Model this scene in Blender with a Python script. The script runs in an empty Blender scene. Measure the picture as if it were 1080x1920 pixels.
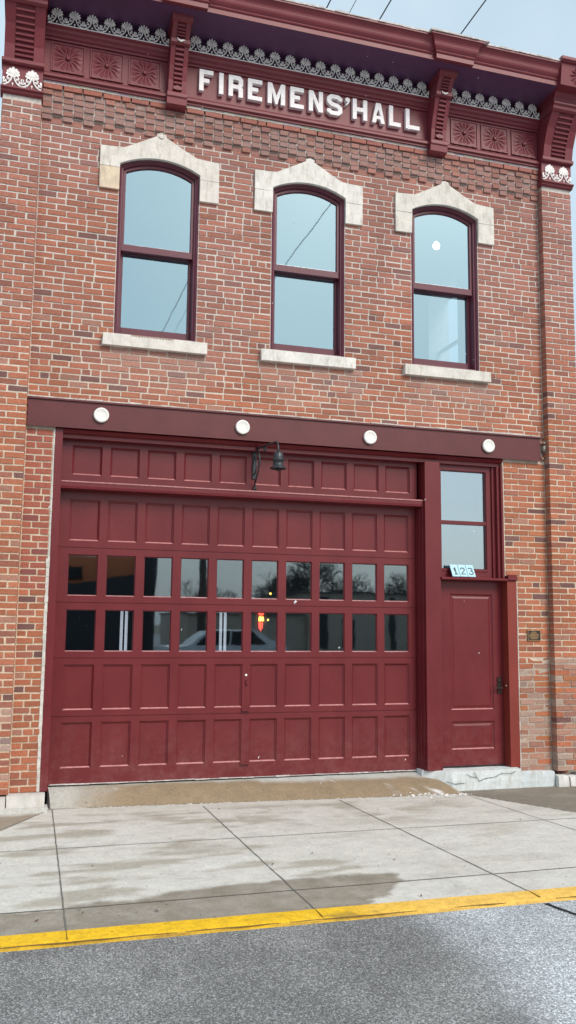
import bpy, math, random
from mathutils import Vector, Matrix, noise
from mathutils.geometry import tessellate_polygon

random.seed(7)
S = bpy.context.scene
COL = S.collection
PI = math.pi

# ------------------------------------------------------------------ materials
def new_mat(name):
    m = bpy.data.materials.new(name); m.use_nodes = True
    nt = m.node_tree
    for n in list(nt.nodes): nt.nodes.remove(n)
    out = nt.nodes.new('ShaderNodeOutputMaterial')
    b = nt.nodes.new('ShaderNodeBsdfPrincipled')
    nt.links.new(b.outputs[0], out.inputs[0])
    return m, nt, b, out

def nd(nt, kind, **kw):
    n = nt.nodes.new(kind)
    for k, v in kw.items(): setattr(n, k, v)
    return n

def pos(nt):
    return nd(nt, 'ShaderNodeNewGeometry').outputs['Position']

def noise_tex(nt, scale, detail=4, rough=.55, vec=None, stretch=None):
    t = nd(nt, 'ShaderNodeTexNoise')
    t.inputs['Scale'].default_value = scale
    t.inputs['Detail'].default_value = detail
    t.inputs['Roughness'].default_value = rough
    v = vec or pos(nt)
    if stretch:
        mp = nd(nt, 'ShaderNodeMapping'); mp.inputs['Scale'].default_value = stretch
        nt.links.new(v, mp.inputs['Vector']); v = mp.outputs[0]
    nt.links.new(v, t.inputs['Vector'])
    return t.outputs['Fac']

def ramp(nt, fac, stops):
    r = nd(nt, 'ShaderNodeValToRGB')
    el = r.color_ramp.elements
    while len(el) < len(stops): el.new(.5)
    for e, (p, c) in zip(el, stops):
        e.position = p
        e.color = (*c, 1) if len(c) == 3 else c
    nt.links.new(fac, r.inputs[0])
    return r.outputs[0]

def mixc(nt, fac, a, b, mode='MIX'):
    m = nd(nt, 'ShaderNodeMix', data_type='RGBA', blend_type=mode)
    for sock, v in ((m.inputs[0], fac), (m.inputs[6], a), (m.inputs[7], b)):
        if isinstance(v, (int, float)): sock.default_value = v
        elif isinstance(v, tuple): sock.default_value = (*v, 1)
        else: nt.links.new(v, sock)
    return m.outputs[2]

def bump(nt, b, height, dist, strength=1.0):
    n = nd(nt, 'ShaderNodeBump')
    n.inputs['Distance'].default_value = dist
    n.inputs['Strength'].default_value = strength
    nt.links.new(height, n.inputs['Height'])
    nt.links.new(n.outputs[0], b.inputs['Normal'])

def plain(name, col, rough=.5, var=.12, scale=9, metal=0, spec=.5, bmp=.0008, bscale=60):
    m, nt, b, o = new_mat(name)
    f = noise_tex(nt, scale, 5, .6)
    c = ramp(nt, f, [(.3, tuple(x * (1 - var) for x in col)), (.7, tuple(min(1, x * (1 + var)) for x in col))])
    nt.links.new(c, b.inputs['Base Color'])
    b.inputs['Roughness'].default_value = rough
    b.inputs['Metallic'].default_value = metal
    b.inputs['Specular IOR Level'].default_value = spec
    if bmp: bump(nt, b, noise_tex(nt, bscale, 4), bmp)
    return m

def paint(name, col, rough=.34, chip=None, splash=False):
    m, nt, b, o = new_mat(name)
    f = noise_tex(nt, 3.5, 6, .62, stretch=(1, 1, .6))
    g = noise_tex(nt, 45, 3, .6)
    c = ramp(nt, f, [(.32, tuple(x * .88 for x in col)), (.68, tuple(x * 1.12 for x in col))])
    c = mixc(nt, .22, c, ramp(nt, g, [(.35, tuple(x * .75 for x in col)), (.65, tuple(x * 1.2 for x in col))]))
    if splash:
        sx = nd(nt, 'ShaderNodeSeparateXYZ'); nt.links.new(pos(nt), sx.inputs[0])
        mr = nd(nt, 'ShaderNodeMapRange'); mr.inputs[1].default_value = .75; mr.inputs[2].default_value = -.05; mr.inputs[3].default_value = 0; mr.inputs[4].default_value = .38
        nt.links.new(sx.outputs[2], mr.inputs[0])
        sp = ramp(nt, noise_tex(nt, 7, 8, .75), [(.42, (0, 0, 0)), (.75, (1, 1, 1))])
        ml = nd(nt, 'ShaderNodeMath', operation='MULTIPLY'); nt.links.new(mr.outputs[0], ml.inputs[0]); nt.links.new(sp, ml.inputs[1])
        c = mixc(nt, ml.outputs[0], c, (.30, .15, .14))
        sc = ramp(nt, noise_tex(nt, 5, 9, .8, stretch=(2.2, 1, .7)), [(.60, (0, 0, 0)), (.72, (.45, .45, .45))])
        c = mixc(nt, sc, c, tuple(min(1, x * 1.5 + .02) for x in col))
        sc = ramp(nt, noise_tex(nt, 34, 4, .8), [(.71, (0, 0, 0)), (.76, (.5, .5, .5))])
        c = mixc(nt, sc, c, tuple(x * .45 for x in col))
    if chip:
        h = noise_tex(nt, 26, 8, .7)
        c = mixc(nt, ramp(nt, h, [(.69, (0, 0, 0)), (.74, (1, 1, 1))]), c, chip)
    nt.links.new(c, b.inputs['Base Color'])
    r = nd(nt, 'ShaderNodeMapRange'); r.inputs[3].default_value = rough - .07; r.inputs[4].default_value = rough + .1
    nt.links.new(f, r.inputs[0]); nt.links.new(r.outputs[0], b.inputs['Roughness'])
    b.inputs['Coat Weight'].default_value = .10; b.inputs['Specular IOR Level'].default_value = .38; b.inputs['Coat Roughness'].default_value = .22
    bump(nt, b, noise_tex(nt, 30, 5, .6), .0012, .6)
    return m

def attr_mat(name, rough, bmp_scale, bmp_dist, var=.25, grain=None, spec=.4, vscale=40):
    m, nt, b, o = new_mat(name)
    a = nd(nt, 'ShaderNodeAttribute', attribute_name='tone').outputs['Color']
    f = noise_tex(nt, vscale, 6, .65)
    c = mixc(nt, 1.0, a, ramp(nt, f, [(.28, (1 - var,) * 3), (.72, (1 + var,) * 3)]), 'MULTIPLY')
    if grain:
        sc, lo, hi = grain
        g = noise_tex(nt, sc, 2, .5)
        c = mixc(nt, 1.0, c, ramp(nt, g, [(.36, (lo,) * 3), (.64, (hi,) * 3)]), 'MULTIPLY')
    nt.links.new(c, b.inputs['Base Color'])
    b.inputs['Roughness'].default_value = rough
    b.inputs['Specular IOR Level'].default_value = spec
    bump(nt, b, noise_tex(nt, bmp_scale, 5, .6), bmp_dist)
    return m

def glass(name, refl, tint, gl=(1, 1, 1), wav=.0):
    m, nt, b, o = new_mat(name)
    nt.nodes.remove(b)
    t = nd(nt, 'ShaderNodeBsdfTransparent'); t.inputs[0].default_value = (*tint, 1)
    g = nd(nt, 'ShaderNodeBsdfGlossy'); g.inputs['Roughness'].default_value = 0.02; g.inputs[0].default_value = (*gl, 1)
    mx = nd(nt, 'ShaderNodeMixShader')
    fr = nd(nt, 'ShaderNodeFresnel'); fr.inputs[0].default_value = 1.5
    ad = nd(nt, 'ShaderNodeMath', operation='ADD', use_clamp=True); ad.inputs[1].default_value = refl - .04
    nt.links.new(fr.outputs[0], ad.inputs[0]); nt.links.new(ad.outputs[0], mx.inputs[0])
    nt.links.new(t.outputs[0], mx.inputs[1]); nt.links.new(g.outputs[0], mx.inputs[2])
    nt.links.new(mx.outputs[0], o.inputs[0])
    if wav:
        bp = nd(nt, 'ShaderNodeBump'); bp.inputs['Distance'].default_value = wav
        nt.links.new(noise_tex(nt, 2.2, 2), bp.inputs['Height']); nt.links.new(bp.outputs[0], g.inputs['Normal'])
    return m

def emit(name, col, s):
    m, nt, b, o = new_mat(name)
    b.inputs['Base Color'].default_value = (*col, 1)
    b.inputs['Emission Color'].default_value = (*col, 1)
    b.inputs['Emission Strength'].default_value = s
    return m

MAROON = (.142, .0155, .0205)
M = {}
M['brick'] = attr_mat('old_brick', .85, 120, .003, .26, spec=.25, vscale=55)
M['mortar'] = attr_mat('lime_mortar', .95, 90, .004, .22, spec=.2, vscale=25)
M['maroon'] = paint('maroon_paint', MAROON, splash=True)
M['maroon_sat'] = paint('maroon_satin', (.112, .021, .024), .4)
M['cornice'] = paint('cornice_paint', (.178, .029, .040), .5, chip=(.26, .13, .11))
M['soffit_shade'] = paint('soffit_shade_tint', (.10, .042, .105), .5)  # purplish shade and haze under the eave put into the colour
M['edge_highlight'] = plain('painted_highlight', (.44, .19, .19), .6, .3, 25)  # pale tone painting a highlight along lower panel bevels and the rail lip
M['redwood'] = paint('orange_red_paint', (.215, .032, .022), .5)
M['sashp'] = paint('sash_paint', (.12, .026, .044), .4)
M['white_iron'] = plain('white_iron', (.86, .81, .80), .6, .2, 40)
M['letter'] = plain('letter_white', (.80, .77, .79), .5, .12, 25)
M['stone'] = attr_mat('limestone', .85, 40, .004, .14, spec=.25, vscale=9)
M['rosette'] = plain('white_rosette', (.78, .77, .74), .5, .08, 30)
M['iron'] = plain('black_iron', (.035, .042, .048), .38, .3, 30, metal=.3)
M['dark'] = plain('dark_rubber', (.02, .02, .022), .7)
M['bronze'] = plain('dark_bronze', (.06, .04, .035), .4, .2, 40, metal=.6)
M['flash'] = plain('grey_flashing', (.52, .48, .47), .6, .3, 20)
M['caulk'] = plain('pale_caulk', (.56, .53, .49), .9, .25, 12, bmp=.003)
M['conc'] = attr_mat('concrete', .85, 110, .002, .10, (150, .86, 1.12), spec=.25, vscale=6)
def pits(m):
    nt = m.node_tree; b = next(n for n in nt.nodes if n.type == 'BSDF_PRINCIPLED')
    src = b.inputs['Base Color'].links[0].from_socket
    for sc, lo, hi, k in ((9, .045, .075, .35), (31, .06, .12, .68)):
        v = nd(nt, 'ShaderNodeTexVoronoi'); v.inputs['Scale'].default_value = sc; v.inputs['Randomness'].default_value = 1
        nt.links.new(pos(nt), v.inputs['Vector'])
        f = ramp(nt, v.outputs['Distance'], [(lo, (k,) * 3), (hi, (1, 1, 1))])
        src = mixc(nt, 1.0, src, f, 'MULTIPLY')
    f = ramp(nt, noise_tex(nt, 28, 8, .8), [(.33, (.80, .79, .77)), (.5, (1, 1, 1)), (.7, (1.06, 1.06, 1.06))])
    src = mixc(nt, 1.0, src, f, 'MULTIPLY')
    nt.links.new(src, b.inputs['Base Color'])
M['road'] = attr_mat('asphalt', .92, 150, .005, .10, None, spec=.2, vscale=4)
def asphalt_grain(m):
    nt = m.node_tree; b = next(n for n in nt.nodes if n.type == 'BSDF_PRINCIPLED')
    src = b.inputs['Base Color'].links[0].from_socket
    v = nd(nt, 'ShaderNodeTexVoronoi'); v.inputs['Scale'].default_value = 175
    mp = nd(nt, 'ShaderNodeMapping'); mp.inputs['Scale'].default_value = (1, .62, 1)
    nt.links.new(pos(nt), mp.inputs['Vector']); nt.links.new(mp.outputs[0], v.inputs['Vector'])
    sp = nd(nt, 'ShaderNodeSeparateColor'); nt.links.new(v.outputs['Color'], sp.inputs[0])
    g1 = ramp(nt, sp.outputs[0], [(0, (.50,) * 3), (.45, (.80,) * 3), (.75, (1.12,) * 3), (1, (1.85,) * 3)])
    c = mixc(nt, 1.0, src, g1, 'MULTIPLY')
    g2 = noise_tex(nt, 60, 6, .8)
    c = mixc(nt, 1.0, c, ramp(nt, g2, [(.35, (.72,) * 3), (.65, (1.28,) * 3)]), 'MULTIPLY')
    nt.links.new(c, b.inputs['Base Color'])
asphalt_grain(M['road'])
M['kerb'] = attr_mat('kerb_paint', .75, 120, .002, .16, (160, .85, 1.12), spec=.4, vscale=14)
def stains(m):
    nt = m.node_tree; b = next(n for n in nt.nodes if n.type == 'BSDF_PRINCIPLED')
    src = b.inputs['Base Color'].links[0].from_socket
    f = ramp(nt, noise_tex(nt, 11, 7, .72, stretch=(1.6, 1, .45)), [(.50, (0, 0, 0)), (.72, (.65, .65, .65))])
    src = mixc(nt, f, src, (.36, .31, .25))
    nt.links.new(src, b.inputs['Base Color'])
stains(M['stone'])
pits(M['conc']); pits(M['kerb'])
M['glass_up'] = glass('sky_glass', .60, (.55, .62, .66), (.49, .68, .755), .0004)
M['glass_g'] = glass('garage_glass', .19, (.74, .76, .78), (.78, .91, 1.0), .0006)
M['glass_t'] = glass('transom_glass', .44, (.6, .64, .66), (.72, .85, .94), .0005)
M['room'] = plain('dim_plaster', (.16, .15, .15), .9)
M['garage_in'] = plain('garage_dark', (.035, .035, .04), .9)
M['room_light'] = plain('white_plaster', (.6, .62, .63), .9)
M['lamp_on'] = emit('warm_lamp', (1.0, .88, .70), 14)
M['neon_red'] = emit('neon_red', (1.0, .06, .03), 5)
M['neon_yel'] = emit('neon_yellow', (1.0, .55, .08), 6)
M['white_pipe'] = emit('glowing_white', (.86, .92, 1.0), .55)  # weak glow added to the white tubes so they show in the dark garage
M['tile'] = plain('number_tile', (.40, .65, .76), .35, .1, 30)
M['digit'] = plain('number_ink', (.035, .06, .07), .5)
M['plq'] = plain('plaque_black', (.025, .022, .02), .4)
M['gold'] = plain('plaque_gold', (.50, .30, .14), .4, metal=.5)
M['tar'] = plain('roof_tar', (.08, .08, .085), .9)
M['trunk'] = plain('bark', (.06, .05, .045), .9, .3, 20)
M['wood_pole'] = plain('pole_wood', (.08, .06, .05), .9, .3, 12)
M['wire'] = plain('wire', (.04, .045, .05), .6, bmp=0)
M['carwhite'] = plain('car_white', (.62, .63, .65), .25, .03)
M['carglass'] = plain('car_glass', (.02, .025, .03), .08, 0.05, bmp=0)
M['beige'] = plain('beige_wall', (.42, .36, .29), .9, .1, 2)
M['lawn'] = plain('ground_soil', (.16, .15, .11), .95, .2, .5)
M['door_dark'] = plain('door_dark', (.03, .03, .032), .6)

def brick_tex_mat(name, c1, c2, mort):
    m, nt, b, o = new_mat(name)
    t = nd(nt, 'ShaderNodeTexBrick')
    t.inputs['Scale'].default_value = 1
    t.inputs['Brick Width'].default_value = .22; t.inputs['Row Height'].default_value = .068
    t.inputs['Mortar Size'].default_value = .008
    t.inputs['Color1'].default_value = (*c1, 1); t.inputs['Color2'].default_value = (*c2, 1); t.inputs['Mortar'].default_value = (*mort, 1)
    sp = nd(nt, 'ShaderNodeSeparateXYZ'); nt.links.new(pos(nt), sp.inputs[0])
    ad = nd(nt, 'ShaderNodeMath', operation='ADD'); nt.links.new(sp.outputs[0], ad.inputs[0]); nt.links.new(sp.outputs[1], ad.inputs[1])
    cb = nd(nt, 'ShaderNodeCombineXYZ'); nt.links.new(ad.outputs[0], cb.inputs[0]); nt.links.new(sp.outputs[2], cb.inputs[1])
    nt.links.new(cb.outputs[0], t.inputs['Vector'])
    nt.links.new(t.outputs[0], b.inputs['Base Color']); b.inputs['Roughness'].default_value = .9
    return m
M['brick_side'] = brick_tex_mat('side_brick', (.30, .11, .085), (.22, .09, .075), (.46, .40, .34))
M['brick_far'] = brick_tex_mat('far_brick', (.80, .20, .06), (.70, .16, .05), (.60, .30, .2))

# ------------------------------------------------------------------ mesh builder (world coordinates)
WO = {}          # world origin of every object made
class MB:
    def __init__(s): s.v = []; s.f = []; s.c = []; s.mi = []; s.m = 0; s.smooth = set()
    def vert(s, p, c=(1, 1, 1)): s.v.append(Vector(p)); s.c.append(c); return len(s.v) - 1
    def face(s, ids, sm=False):
        if sm: s.smooth.add(len(s.f))
        s.f.append(list(ids)); s.mi.append(s.m)
    def quad(s, a, b, c, d, col=(1, 1, 1)):
        s.face([s.vert(p, col) for p in (a, b, c, d)])
    def box(s, x0, x1, y0, y1, z0, z1, col=(1, 1, 1), jit=0, rng=random, skip_back=False):
        P = [(x, y, z) for z in (z0, z1) for y in (y0, y1) for x in (x0, x1)]
        if jit: P = [(x + rng.uniform(-jit, jit), y + rng.uniform(-jit, jit) * .6, z + rng.uniform(-jit, jit)) for x, y, z in P]
        i = [s.vert(p, col) for p in P]
        F = [(0, 2, 3, 1), (4, 5, 7, 6), (0, 1, 5, 4), (1, 3, 7, 5), (2, 0, 4, 6)]
        if not skip_back: F.append((3, 2, 6, 7))
        for f in F: s.face([i[k] for k in f])
    def tube(s, pts, r, n=6, cap=True, closed=False):
        pts = [Vector(p) for p in pts]; N = len(pts); rings = []
        up = None
        for k, p in enumerate(pts):
            if closed: d = pts[(k + 1) % N] - pts[k - 1]
            else: d = (pts[min(k + 1, N - 1)] - pts[max(k - 1, 0)])
            d.normalize()
            if up is None:
                up = Vector((0, 0, 1)) if abs(d.z) < .9 else Vector((0, 1, 0))
            a = d.cross(up)
            if a.length < 1e-4: a = d.cross(Vector((1, 0, 0)))
            a.normalize(); b = a.cross(d).normalized(); up = b
            rr = r[k] if isinstance(r, (list, tuple)) else r
            rings.append([s.vert(p + (a * math.cos(t) + b * math.sin(t)) * rr) for t in [2 * PI * q / n for q in range(n)]])
        R = range(N if closed else N - 1)
        for k in R:
            A, B = rings[k], rings[(k + 1) % N]
            for q in range(n): s.face((A[q], A[(q + 1) % n], B[(q + 1) % n], B[q]), True)
        if cap and not closed:
            s.face(rings[0][::-1]); s.face(rings[-1])
    def lathe(s, c, prof, n=20, axis='z'):
        c = Vector(c); rings = []
        for r, h in prof:
            ring = []
            for q in range(n):
                t = 2 * PI * q / n
                o = (r * math.cos(t), r * math.sin(t), h) if axis == 'z' else (r * math.cos(t), -h, r * math.sin(t))
                ring.append(s.vert(c + Vector(o)))
            rings.append(ring)
        for A, B in zip(rings, rings[1:]):
            for q in range(n): s.face((A[q], A[(q + 1) % n], B[(q + 1) % n], B[q]), True)
        s.face(rings[0][::-1]); s.face(rings[-1])
    def prism(s, outline, holes, yf, yb, col=(1, 1, 1), T=None):
        """outline in (x, z); front at yf, back at yb; T maps a point"""
        T = T or (lambda p: p)
        loops = [outline] + list(holes or [])
        flat = [p for l in loops for p in l]
        tris = tessellate_polygon([[Vector((p[0], p[1], 0)) for p in l] for l in loops])
        fi = [s.vert(T((p[0], yf, p[1])), col) for p in flat]
        bi = [s.vert(T((p[0], yb, p[1])), col) for p in flat]
        for t in tris:
            a, b, c = (flat[k] for k in t)
            cr = (b[0] - a[0]) * (c[1] - a[1]) - (b[1] - a[1]) * (c[0] - a[0])
            t = t if cr > 0 else t[::-1]
            s.face([fi[k] for k in t]); s.face([bi[k] for k in t[::-1]])
        o = 0
        for n_, l in enumerate(loops):
            ar = sum(l[k - 1][0] * l[k][1] - l[k][0] * l[k - 1][1] for k in range(len(l)))
            ccw = ar > 0
            if n_ > 0: ccw = not ccw
            for k in range(len(l)):
                a, b = o + k, o + (k + 1) % len(l)
                if not ccw: a, b = b, a
                s.face((fi[b], fi[a], bi[a], bi[b]))
            o += len(l)
    def extr_x(s, prof, x0, x1, col=(1, 1, 1), ends=True):
        """prof: (y, z) open or closed polyline, extruded along x"""
        A = [s.vert((x0, y, z), col) for y, z in prof]; B = [s.vert((x1, y, z), col) for y, z in prof]
        for k in range(len(prof) - 1): s.face((A[k], B[k], B[k + 1], A[k + 1]))
        if ends:
            s.face(A); s.face(B[::-1])
    def build(s, name, mats, parent=None, origin=None):
        if not isinstance(mats, (list, tuple)): mats = [mats]
        me = bpy.data.meshes.new(name)
        if origin is None:
            lo = [min(v[k] for v in s.v) for k in range(3)]; hi = [max(v[k] for v in s.v) for k in range(3)]
            origin = Vector(((lo[0] + hi[0]) / 2, (lo[1] + hi[1]) / 2, lo[2]))
        origin = Vector(origin)
        me.from_pydata([tuple(v - origin) for v in s.v], [], s.f)
        a = me.color_attributes.new('tone', 'FLOAT_COLOR', 'POINT')
        buf = []
        for c in s.c: buf += [c[0], c[1], c[2], 1.0]
        a.data.foreach_set('color', buf)
        for m in mats: me.materials.append(m if not isinstance(m, str) else M[m])
        me.polygons.foreach_set('material_index', s.mi)
        if s.smooth:
            me.polygons.foreach_set('use_smooth', [k in s.smooth for k in range(len(s.f))])
        me.validate(); me.update()
        o = bpy.data.objects.new(name, me); COL.objects.link(o)
        WO[o] = origin
        if parent: o.parent = parent; o.location = origin - WO[parent]
        else: o.location = origin
        return o

def empty(name, loc, label, cat, group=None):
    o = bpy.data.objects.new(name, None); COL.objects.link(o); o.location = loc; WO[o] = Vector(loc)
    o.empty_display_size = .2
    return tag(o, label, cat, group)
def tag(o, label, cat, group=None):
    o['label'] = label; o['category'] = cat
    if group: o['group'] = group
    return o
def struct(o, kind='structure'): o['kind'] = kind; return o
def copy_tree(o, loc, parent=None, top=True):
    c = o.copy(); COL.objects.link(c)
    if top: WO[c] = Vector(loc); c.parent = parent; c.location = Vector(loc) - (WO[parent] if parent else Vector())
    else: c.parent = parent; WO[c] = WO[parent] + o.location
    for ch in o.children: copy_tree(ch, None, c, False)
    return c
def lerp(a, b, t): return a + (b - a) * t
def mixt(a, b, t): return tuple(lerp(x, y, t) for x, y in zip(a, b))
def nz(x, y, z=0): return noise.noise(Vector((x, y, z)))
def sstep(a, b, x):
    t = max(0, min(1, (x - a) / (b - a))) if a != b else float(x > a)
    return t * t * (3 - 2 * t)

# ================================================================== THE BUILDING
BLD = empty('brick_building', (2.97, 0, 0), 'two storey red brick fire hall with maroon garage door and cornice', 'building')
WC = (1.231, 2.953, 4.678)           # centres of the three upper windows
XL, XR = -.05, 5.975                 # inner edges of the end pilasters
CH = .068

def weather(c, x, z):
    k = 1 - .36 * max(0, fnoise_(x * 2.2, z * .45, 60)) - .12 * max(0, nz(x * .7, z * .7, 31)) + .10 * max(0, nz(x * .9, z * .9, 71))
    c = tuple(v * k for v in c)
    e = 0
    for w_ in WC:                        # lime wash-out and soot below each sill
        if abs(x - w_) < .62 and 3.9 < z < 4.52:
            e = max(e, .55 * max(0, min(1, .55 + nz(x * 5, z * 1.2, 5))) * (z - 3.9) / .6)
    return mixt(c, (.40, .30, .27), e)
def fnoise_(x, y, s_): return .65 * nz(x, y, s_) + .4 * nz(x * 2.7, y * 2.7, s_ + 3)
def brick_tone(x, z, rng):
    r = rng.random()
    if r < .68: c = (.405, .142, .080)
    elif r < .84: c = (.315, .120, .083)
    elif r < .91: c = (.40, .145, .075)
    elif r < .955: c = (.36, .18, .13)
    else: c = (.17, .085, .078)
    k = rng.uniform(.84, 1.14)
    c = tuple(v * k for v in c)
    w = sstep(3.0, 7.2, z + 1.6 * nz(x * .8, z * .6, 3)) * .75 + .25 * max(0, nz(x * 1.7, z * 1.7, 9))
    g = (.335 * k, .165 * k, .145 * k)
    return weather(mixt(c, g, min(.9, w)), x, z)

def course(mb, x0, x1, z, yf, rng, depth=.055, header=False, start=0., jit=.0022, tone=None, joint=.0155, hgt=None):
    x = x0
    first = True
    h = hgt or (CH - .0165)
    while x < x1 - .02:
        if header and rng.random() < .8: L = .098
        else: L = .205 if rng.random() > .06 else .1
        if first and start: L = start
        first = False
        L *= rng.uniform(.96, 1.04)
        e = min(x + L, x1)
        if x1 - e < .05: e = x1
        t = (tone or brick_tone)((x + e) / 2, z, rng)
        dy = rng.uniform(-.0035, .0025)
        dz = rng.uniform(-.0025, .0025)
        mb.box(x + joint / 2, e - joint / 2, yf + dy, yf + depth, z + dz, z + h + dz + rng.uniform(-.002, .002), t, jit, rng, True)
        x = e

def mortar_tone(x, z):
    k = 1 + .10 * nz(x * 2.3, z * 2.3, 1) + .07 * nz(x * 7, z * 7, 2)
    w = sstep(2.2, 6, z)
    b = mixt((.64, .52, .395), (.61, .56, .515), w)
    if x > 5.5: b = mixt(b, (.40, .325, .275), sstep(1.30, 1.12, z + .1 * nz(x * 5, z * 3)) * .85)
    return weather(tuple(v * k for v in b), x, z)

def mortar_sheet(mb, x0, x1, z0, z1, yf, yb):
    """a box whose front is a fine sheet, so that the mortar's tone can vary"""
    nx = max(1, int((x1 - x0) / .12)); nz_ = max(1, int((z1 - z0) / .12))
    ids = {}
    for i in range(nx + 1):
        for j in range(nz_ + 1):
            x = lerp(x0, x1, i / nx); z = lerp(z0, z1, j / nz_)
            ids[i, j] = mb.vert((x, yf, z), mortar_tone(x, z))
    for i in range(nx):
        for j in range(nz_): mb.face((ids[i, j], ids[i + 1, j], ids[i + 1, j + 1], ids[i, j + 1]))
    P = [mb.vert(p, mortar_tone(x0, z0)) for p in ((x0, yf, z0), (x1, yf, z0), (x1, yf, z1), (x0, yf, z1), (x0, yb, z0), (x1, yb, z0), (x1, yb, z1), (x0, yb, z1))]
    for f in ((0, 4, 5, 1), (1, 5, 6, 2), (2, 6, 7, 3), (3, 7, 4, 0), (5, 4, 7, 6)): mb.face([P[k] for k in f])

# ---- field of the wall
rng = random.Random(11)
wall = MB()
BEAM_T = 3.888
HW = .44
k = 0
z = BEAM_T + .012
while z < 6.90:
    cuts = []
    if 4.50 < z + CH * .6 < 6.70:
        cuts = [(c - HW, c + HW) for c in WC]
    spans, a = [], XL + .004
    for c0, c1 in cuts: spans.append((a, c0)); a = c1
    spans.append((a, XR - .004))
    hd = (k % 7 == 4)
    for (a, b) in spans:
        st = (.205, .098)[k % 2]
        course(wall, a, b, z, 0, rng, header=hd, start=st * rng.uniform(.9, 1.1))
    k += 1; z += CH
# corbelled header courses below the cornice
NB = 55
pitch = (XR - XL) / NB
z0c = 6.925
for r in range(5):                      # r = 0 is the lowest row
    zr = z0c + r * CH
    for j in range(NB):
        par = (j + r) % 2 == 0
        if r == 0 and j % 2: yy = 0.0
        elif r == 0: yy = -.024
        else: yy = (-.033 if par else -.017) - .002 * r
        t = brick_tone(XL + j * pitch, 7.4, rng)
        t = mixt(t, (.33, .235, .215), rng.uniform(.0, .75))
        x = XL + j * pitch
        wall.box(x + .006, x + pitch - .006, yy + rng.uniform(-.003, .003), .03, zr, zr + CH - .0165, t, .002, rng, True)
course(wall, XL, XR, z0c + 5 * CH, -.048, rng, .08, tone=lambda x, z, r: mixt(brick_tone(x, 5.5, r), (.33, .125, .115), .4), hgt=.050)
for q in range(46):
    x = lerp(XL, XR, q / 46); wall.box(x, x + (XR - XL) / 46, -.050 + rng.uniform(-.004, .004), .02, z0c + 5 * CH + .052, z0c + 5 * CH + .086, tuple(v * rng.uniform(.85, 1.05) for v in (.62, .58, .54)), .003, rng, True)
mort = wall.m = 0
wcore = MB()
xs = [XL] + [v for c in WC for v in (c - HW, c + HW)] + [XR]
for i in range(len(xs) - 1):
    if i % 2 == 0: mortar_sheet(wcore, xs[i], xs[i + 1], BEAM_T, 7.36, .0045, .3)
    else:
        mortar_sheet(wcore, xs[i], xs[i + 1], BEAM_T, 4.56, .0045, .3)
        mortar_sheet(wcore, xs[i], xs[i + 1], 6.70, 7.36, .0045, .3)
wcore.quad((XL, -.015, 6.99), (XR, -.015, 6.99), (XR, -.015, 7.30), (XL, -.015, 7.30), (.52, .46, .43))

# ---- lower piers beside the doors
def low_right_tone(x, z, r):
    t = brick_tone(x, 0, r)
    if z < 1.24 + .05 * nz(x * 9, 0, 4):
        q = r.random()
        if q < .44: t = mixt(t, (.38, .31, .265), r.uniform(.4, .85))
        elif q < .52: t = (.44 * r.uniform(.75, 1), .15, .07)
        elif q < .75: t = mixt(t, (.32, .18, .145), .6)
    return t
def low_left_tone(x, z, r):
    t = brick_tone(x, 0, r)
    if z < .75 and r.random() < .13: t = mixt(t, (.45, .39, .35), r.uniform(.3, .7))
    elif 1.9 < z < 3.6: t = mixt(t, (.32, .085, .075), .5)
    return t
zb = -.03
k = 0
z = zb
while z < 3.56:
    course(wall, XL + .004, .222, z, .0, rng, start=(.098, .17)[k % 2], tone=low_left_tone)
    rx0 = 5.41 if z > 2.19 else 5.56
    messy = z < 1.2
    course(wall, rx0, XR - .004, z, rng.uniform(0, .004) if messy else 0, rng, start=(.11, .2)[k % 2], tone=low_right_tone, jit=.006 if messy else .0024, joint=.019 if messy else .0155)
    z += CH; k += 1
mortar_sheet(wcore, XL, .24, -.03, 3.597, .006, .3)
mortar_sheet(wcore, 5.40, XR, 2.20, 3.597, .006, .3)
mortar_sheet(wcore, 5.55, XR, -.03, 2.20, .005, .3)
# broken brick and mortar crumbs where the beam ends
for q in range(9):
    x = rng.uniform(5.905, 5.965); zz = rng.uniform(3.60, 3.84)
    wcore.box(x, x + rng.uniform(.02, .05), rng.uniform(-.04, -.01), .06, zz, zz + rng.uniform(.02, .05), rng.choice([(.5, .45, .4), (.36, .2, .15), (.3, .27, .25)]), .008, rng)
mortar_sheet(wcore, 5.905, XR, 3.597, BEAM_T, .03, .3)
W = wall.build('brick_face', 'brick', BLD)
wcore.build('wall', 'mortar', BLD)

# ---- end pilasters
for px0, px1 in ((-.45, -.05), (5.975, 6.39)):
    pm = MB(); pc = MB()
    zt = 7.09
    z = zb; k = 0
    lt = low_left_tone if px0 < 0 else low_right_tone
    while z < zt - .05:
        w = px1 - px0
        cuts = [px0, px0 + w * .5, px1] if k % 2 == 0 else [px0, px0 + w * .25, px0 + w * .75, px1]
        for a, b in zip(cuts, cuts[1:]):
            a2 = a + (.0085 if a > px0 else 0) + rng.uniform(-.004, .004) * (a > px0)
            b2 = b - (.0085 if b < px1 else 0) + rng.uniform(-.004, .004) * (b < px1)
            t = lt(a, z, rng) if z < 1.6 else brick_tone(a, z, rng)
            jt = .005 if (z < 1.2 and px0 > 0) else .0024
            pm.box(a2, b2, -.10 + rng.uniform(-.003, .003), .10 if (a == px0 or b == px1) else -.03, z, z + CH - .0165 + rng.uniform(-.002, .002), t, jt, rng, True)
        z += CH; k += 1
    mortar_sheet(pc, px0 + .006, px1 - .006, zb, zt, -.094, .3)
    o = pc.build('pilaster', 'mortar', BLD)
    pm.build('brick_face', 'brick', o)

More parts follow.
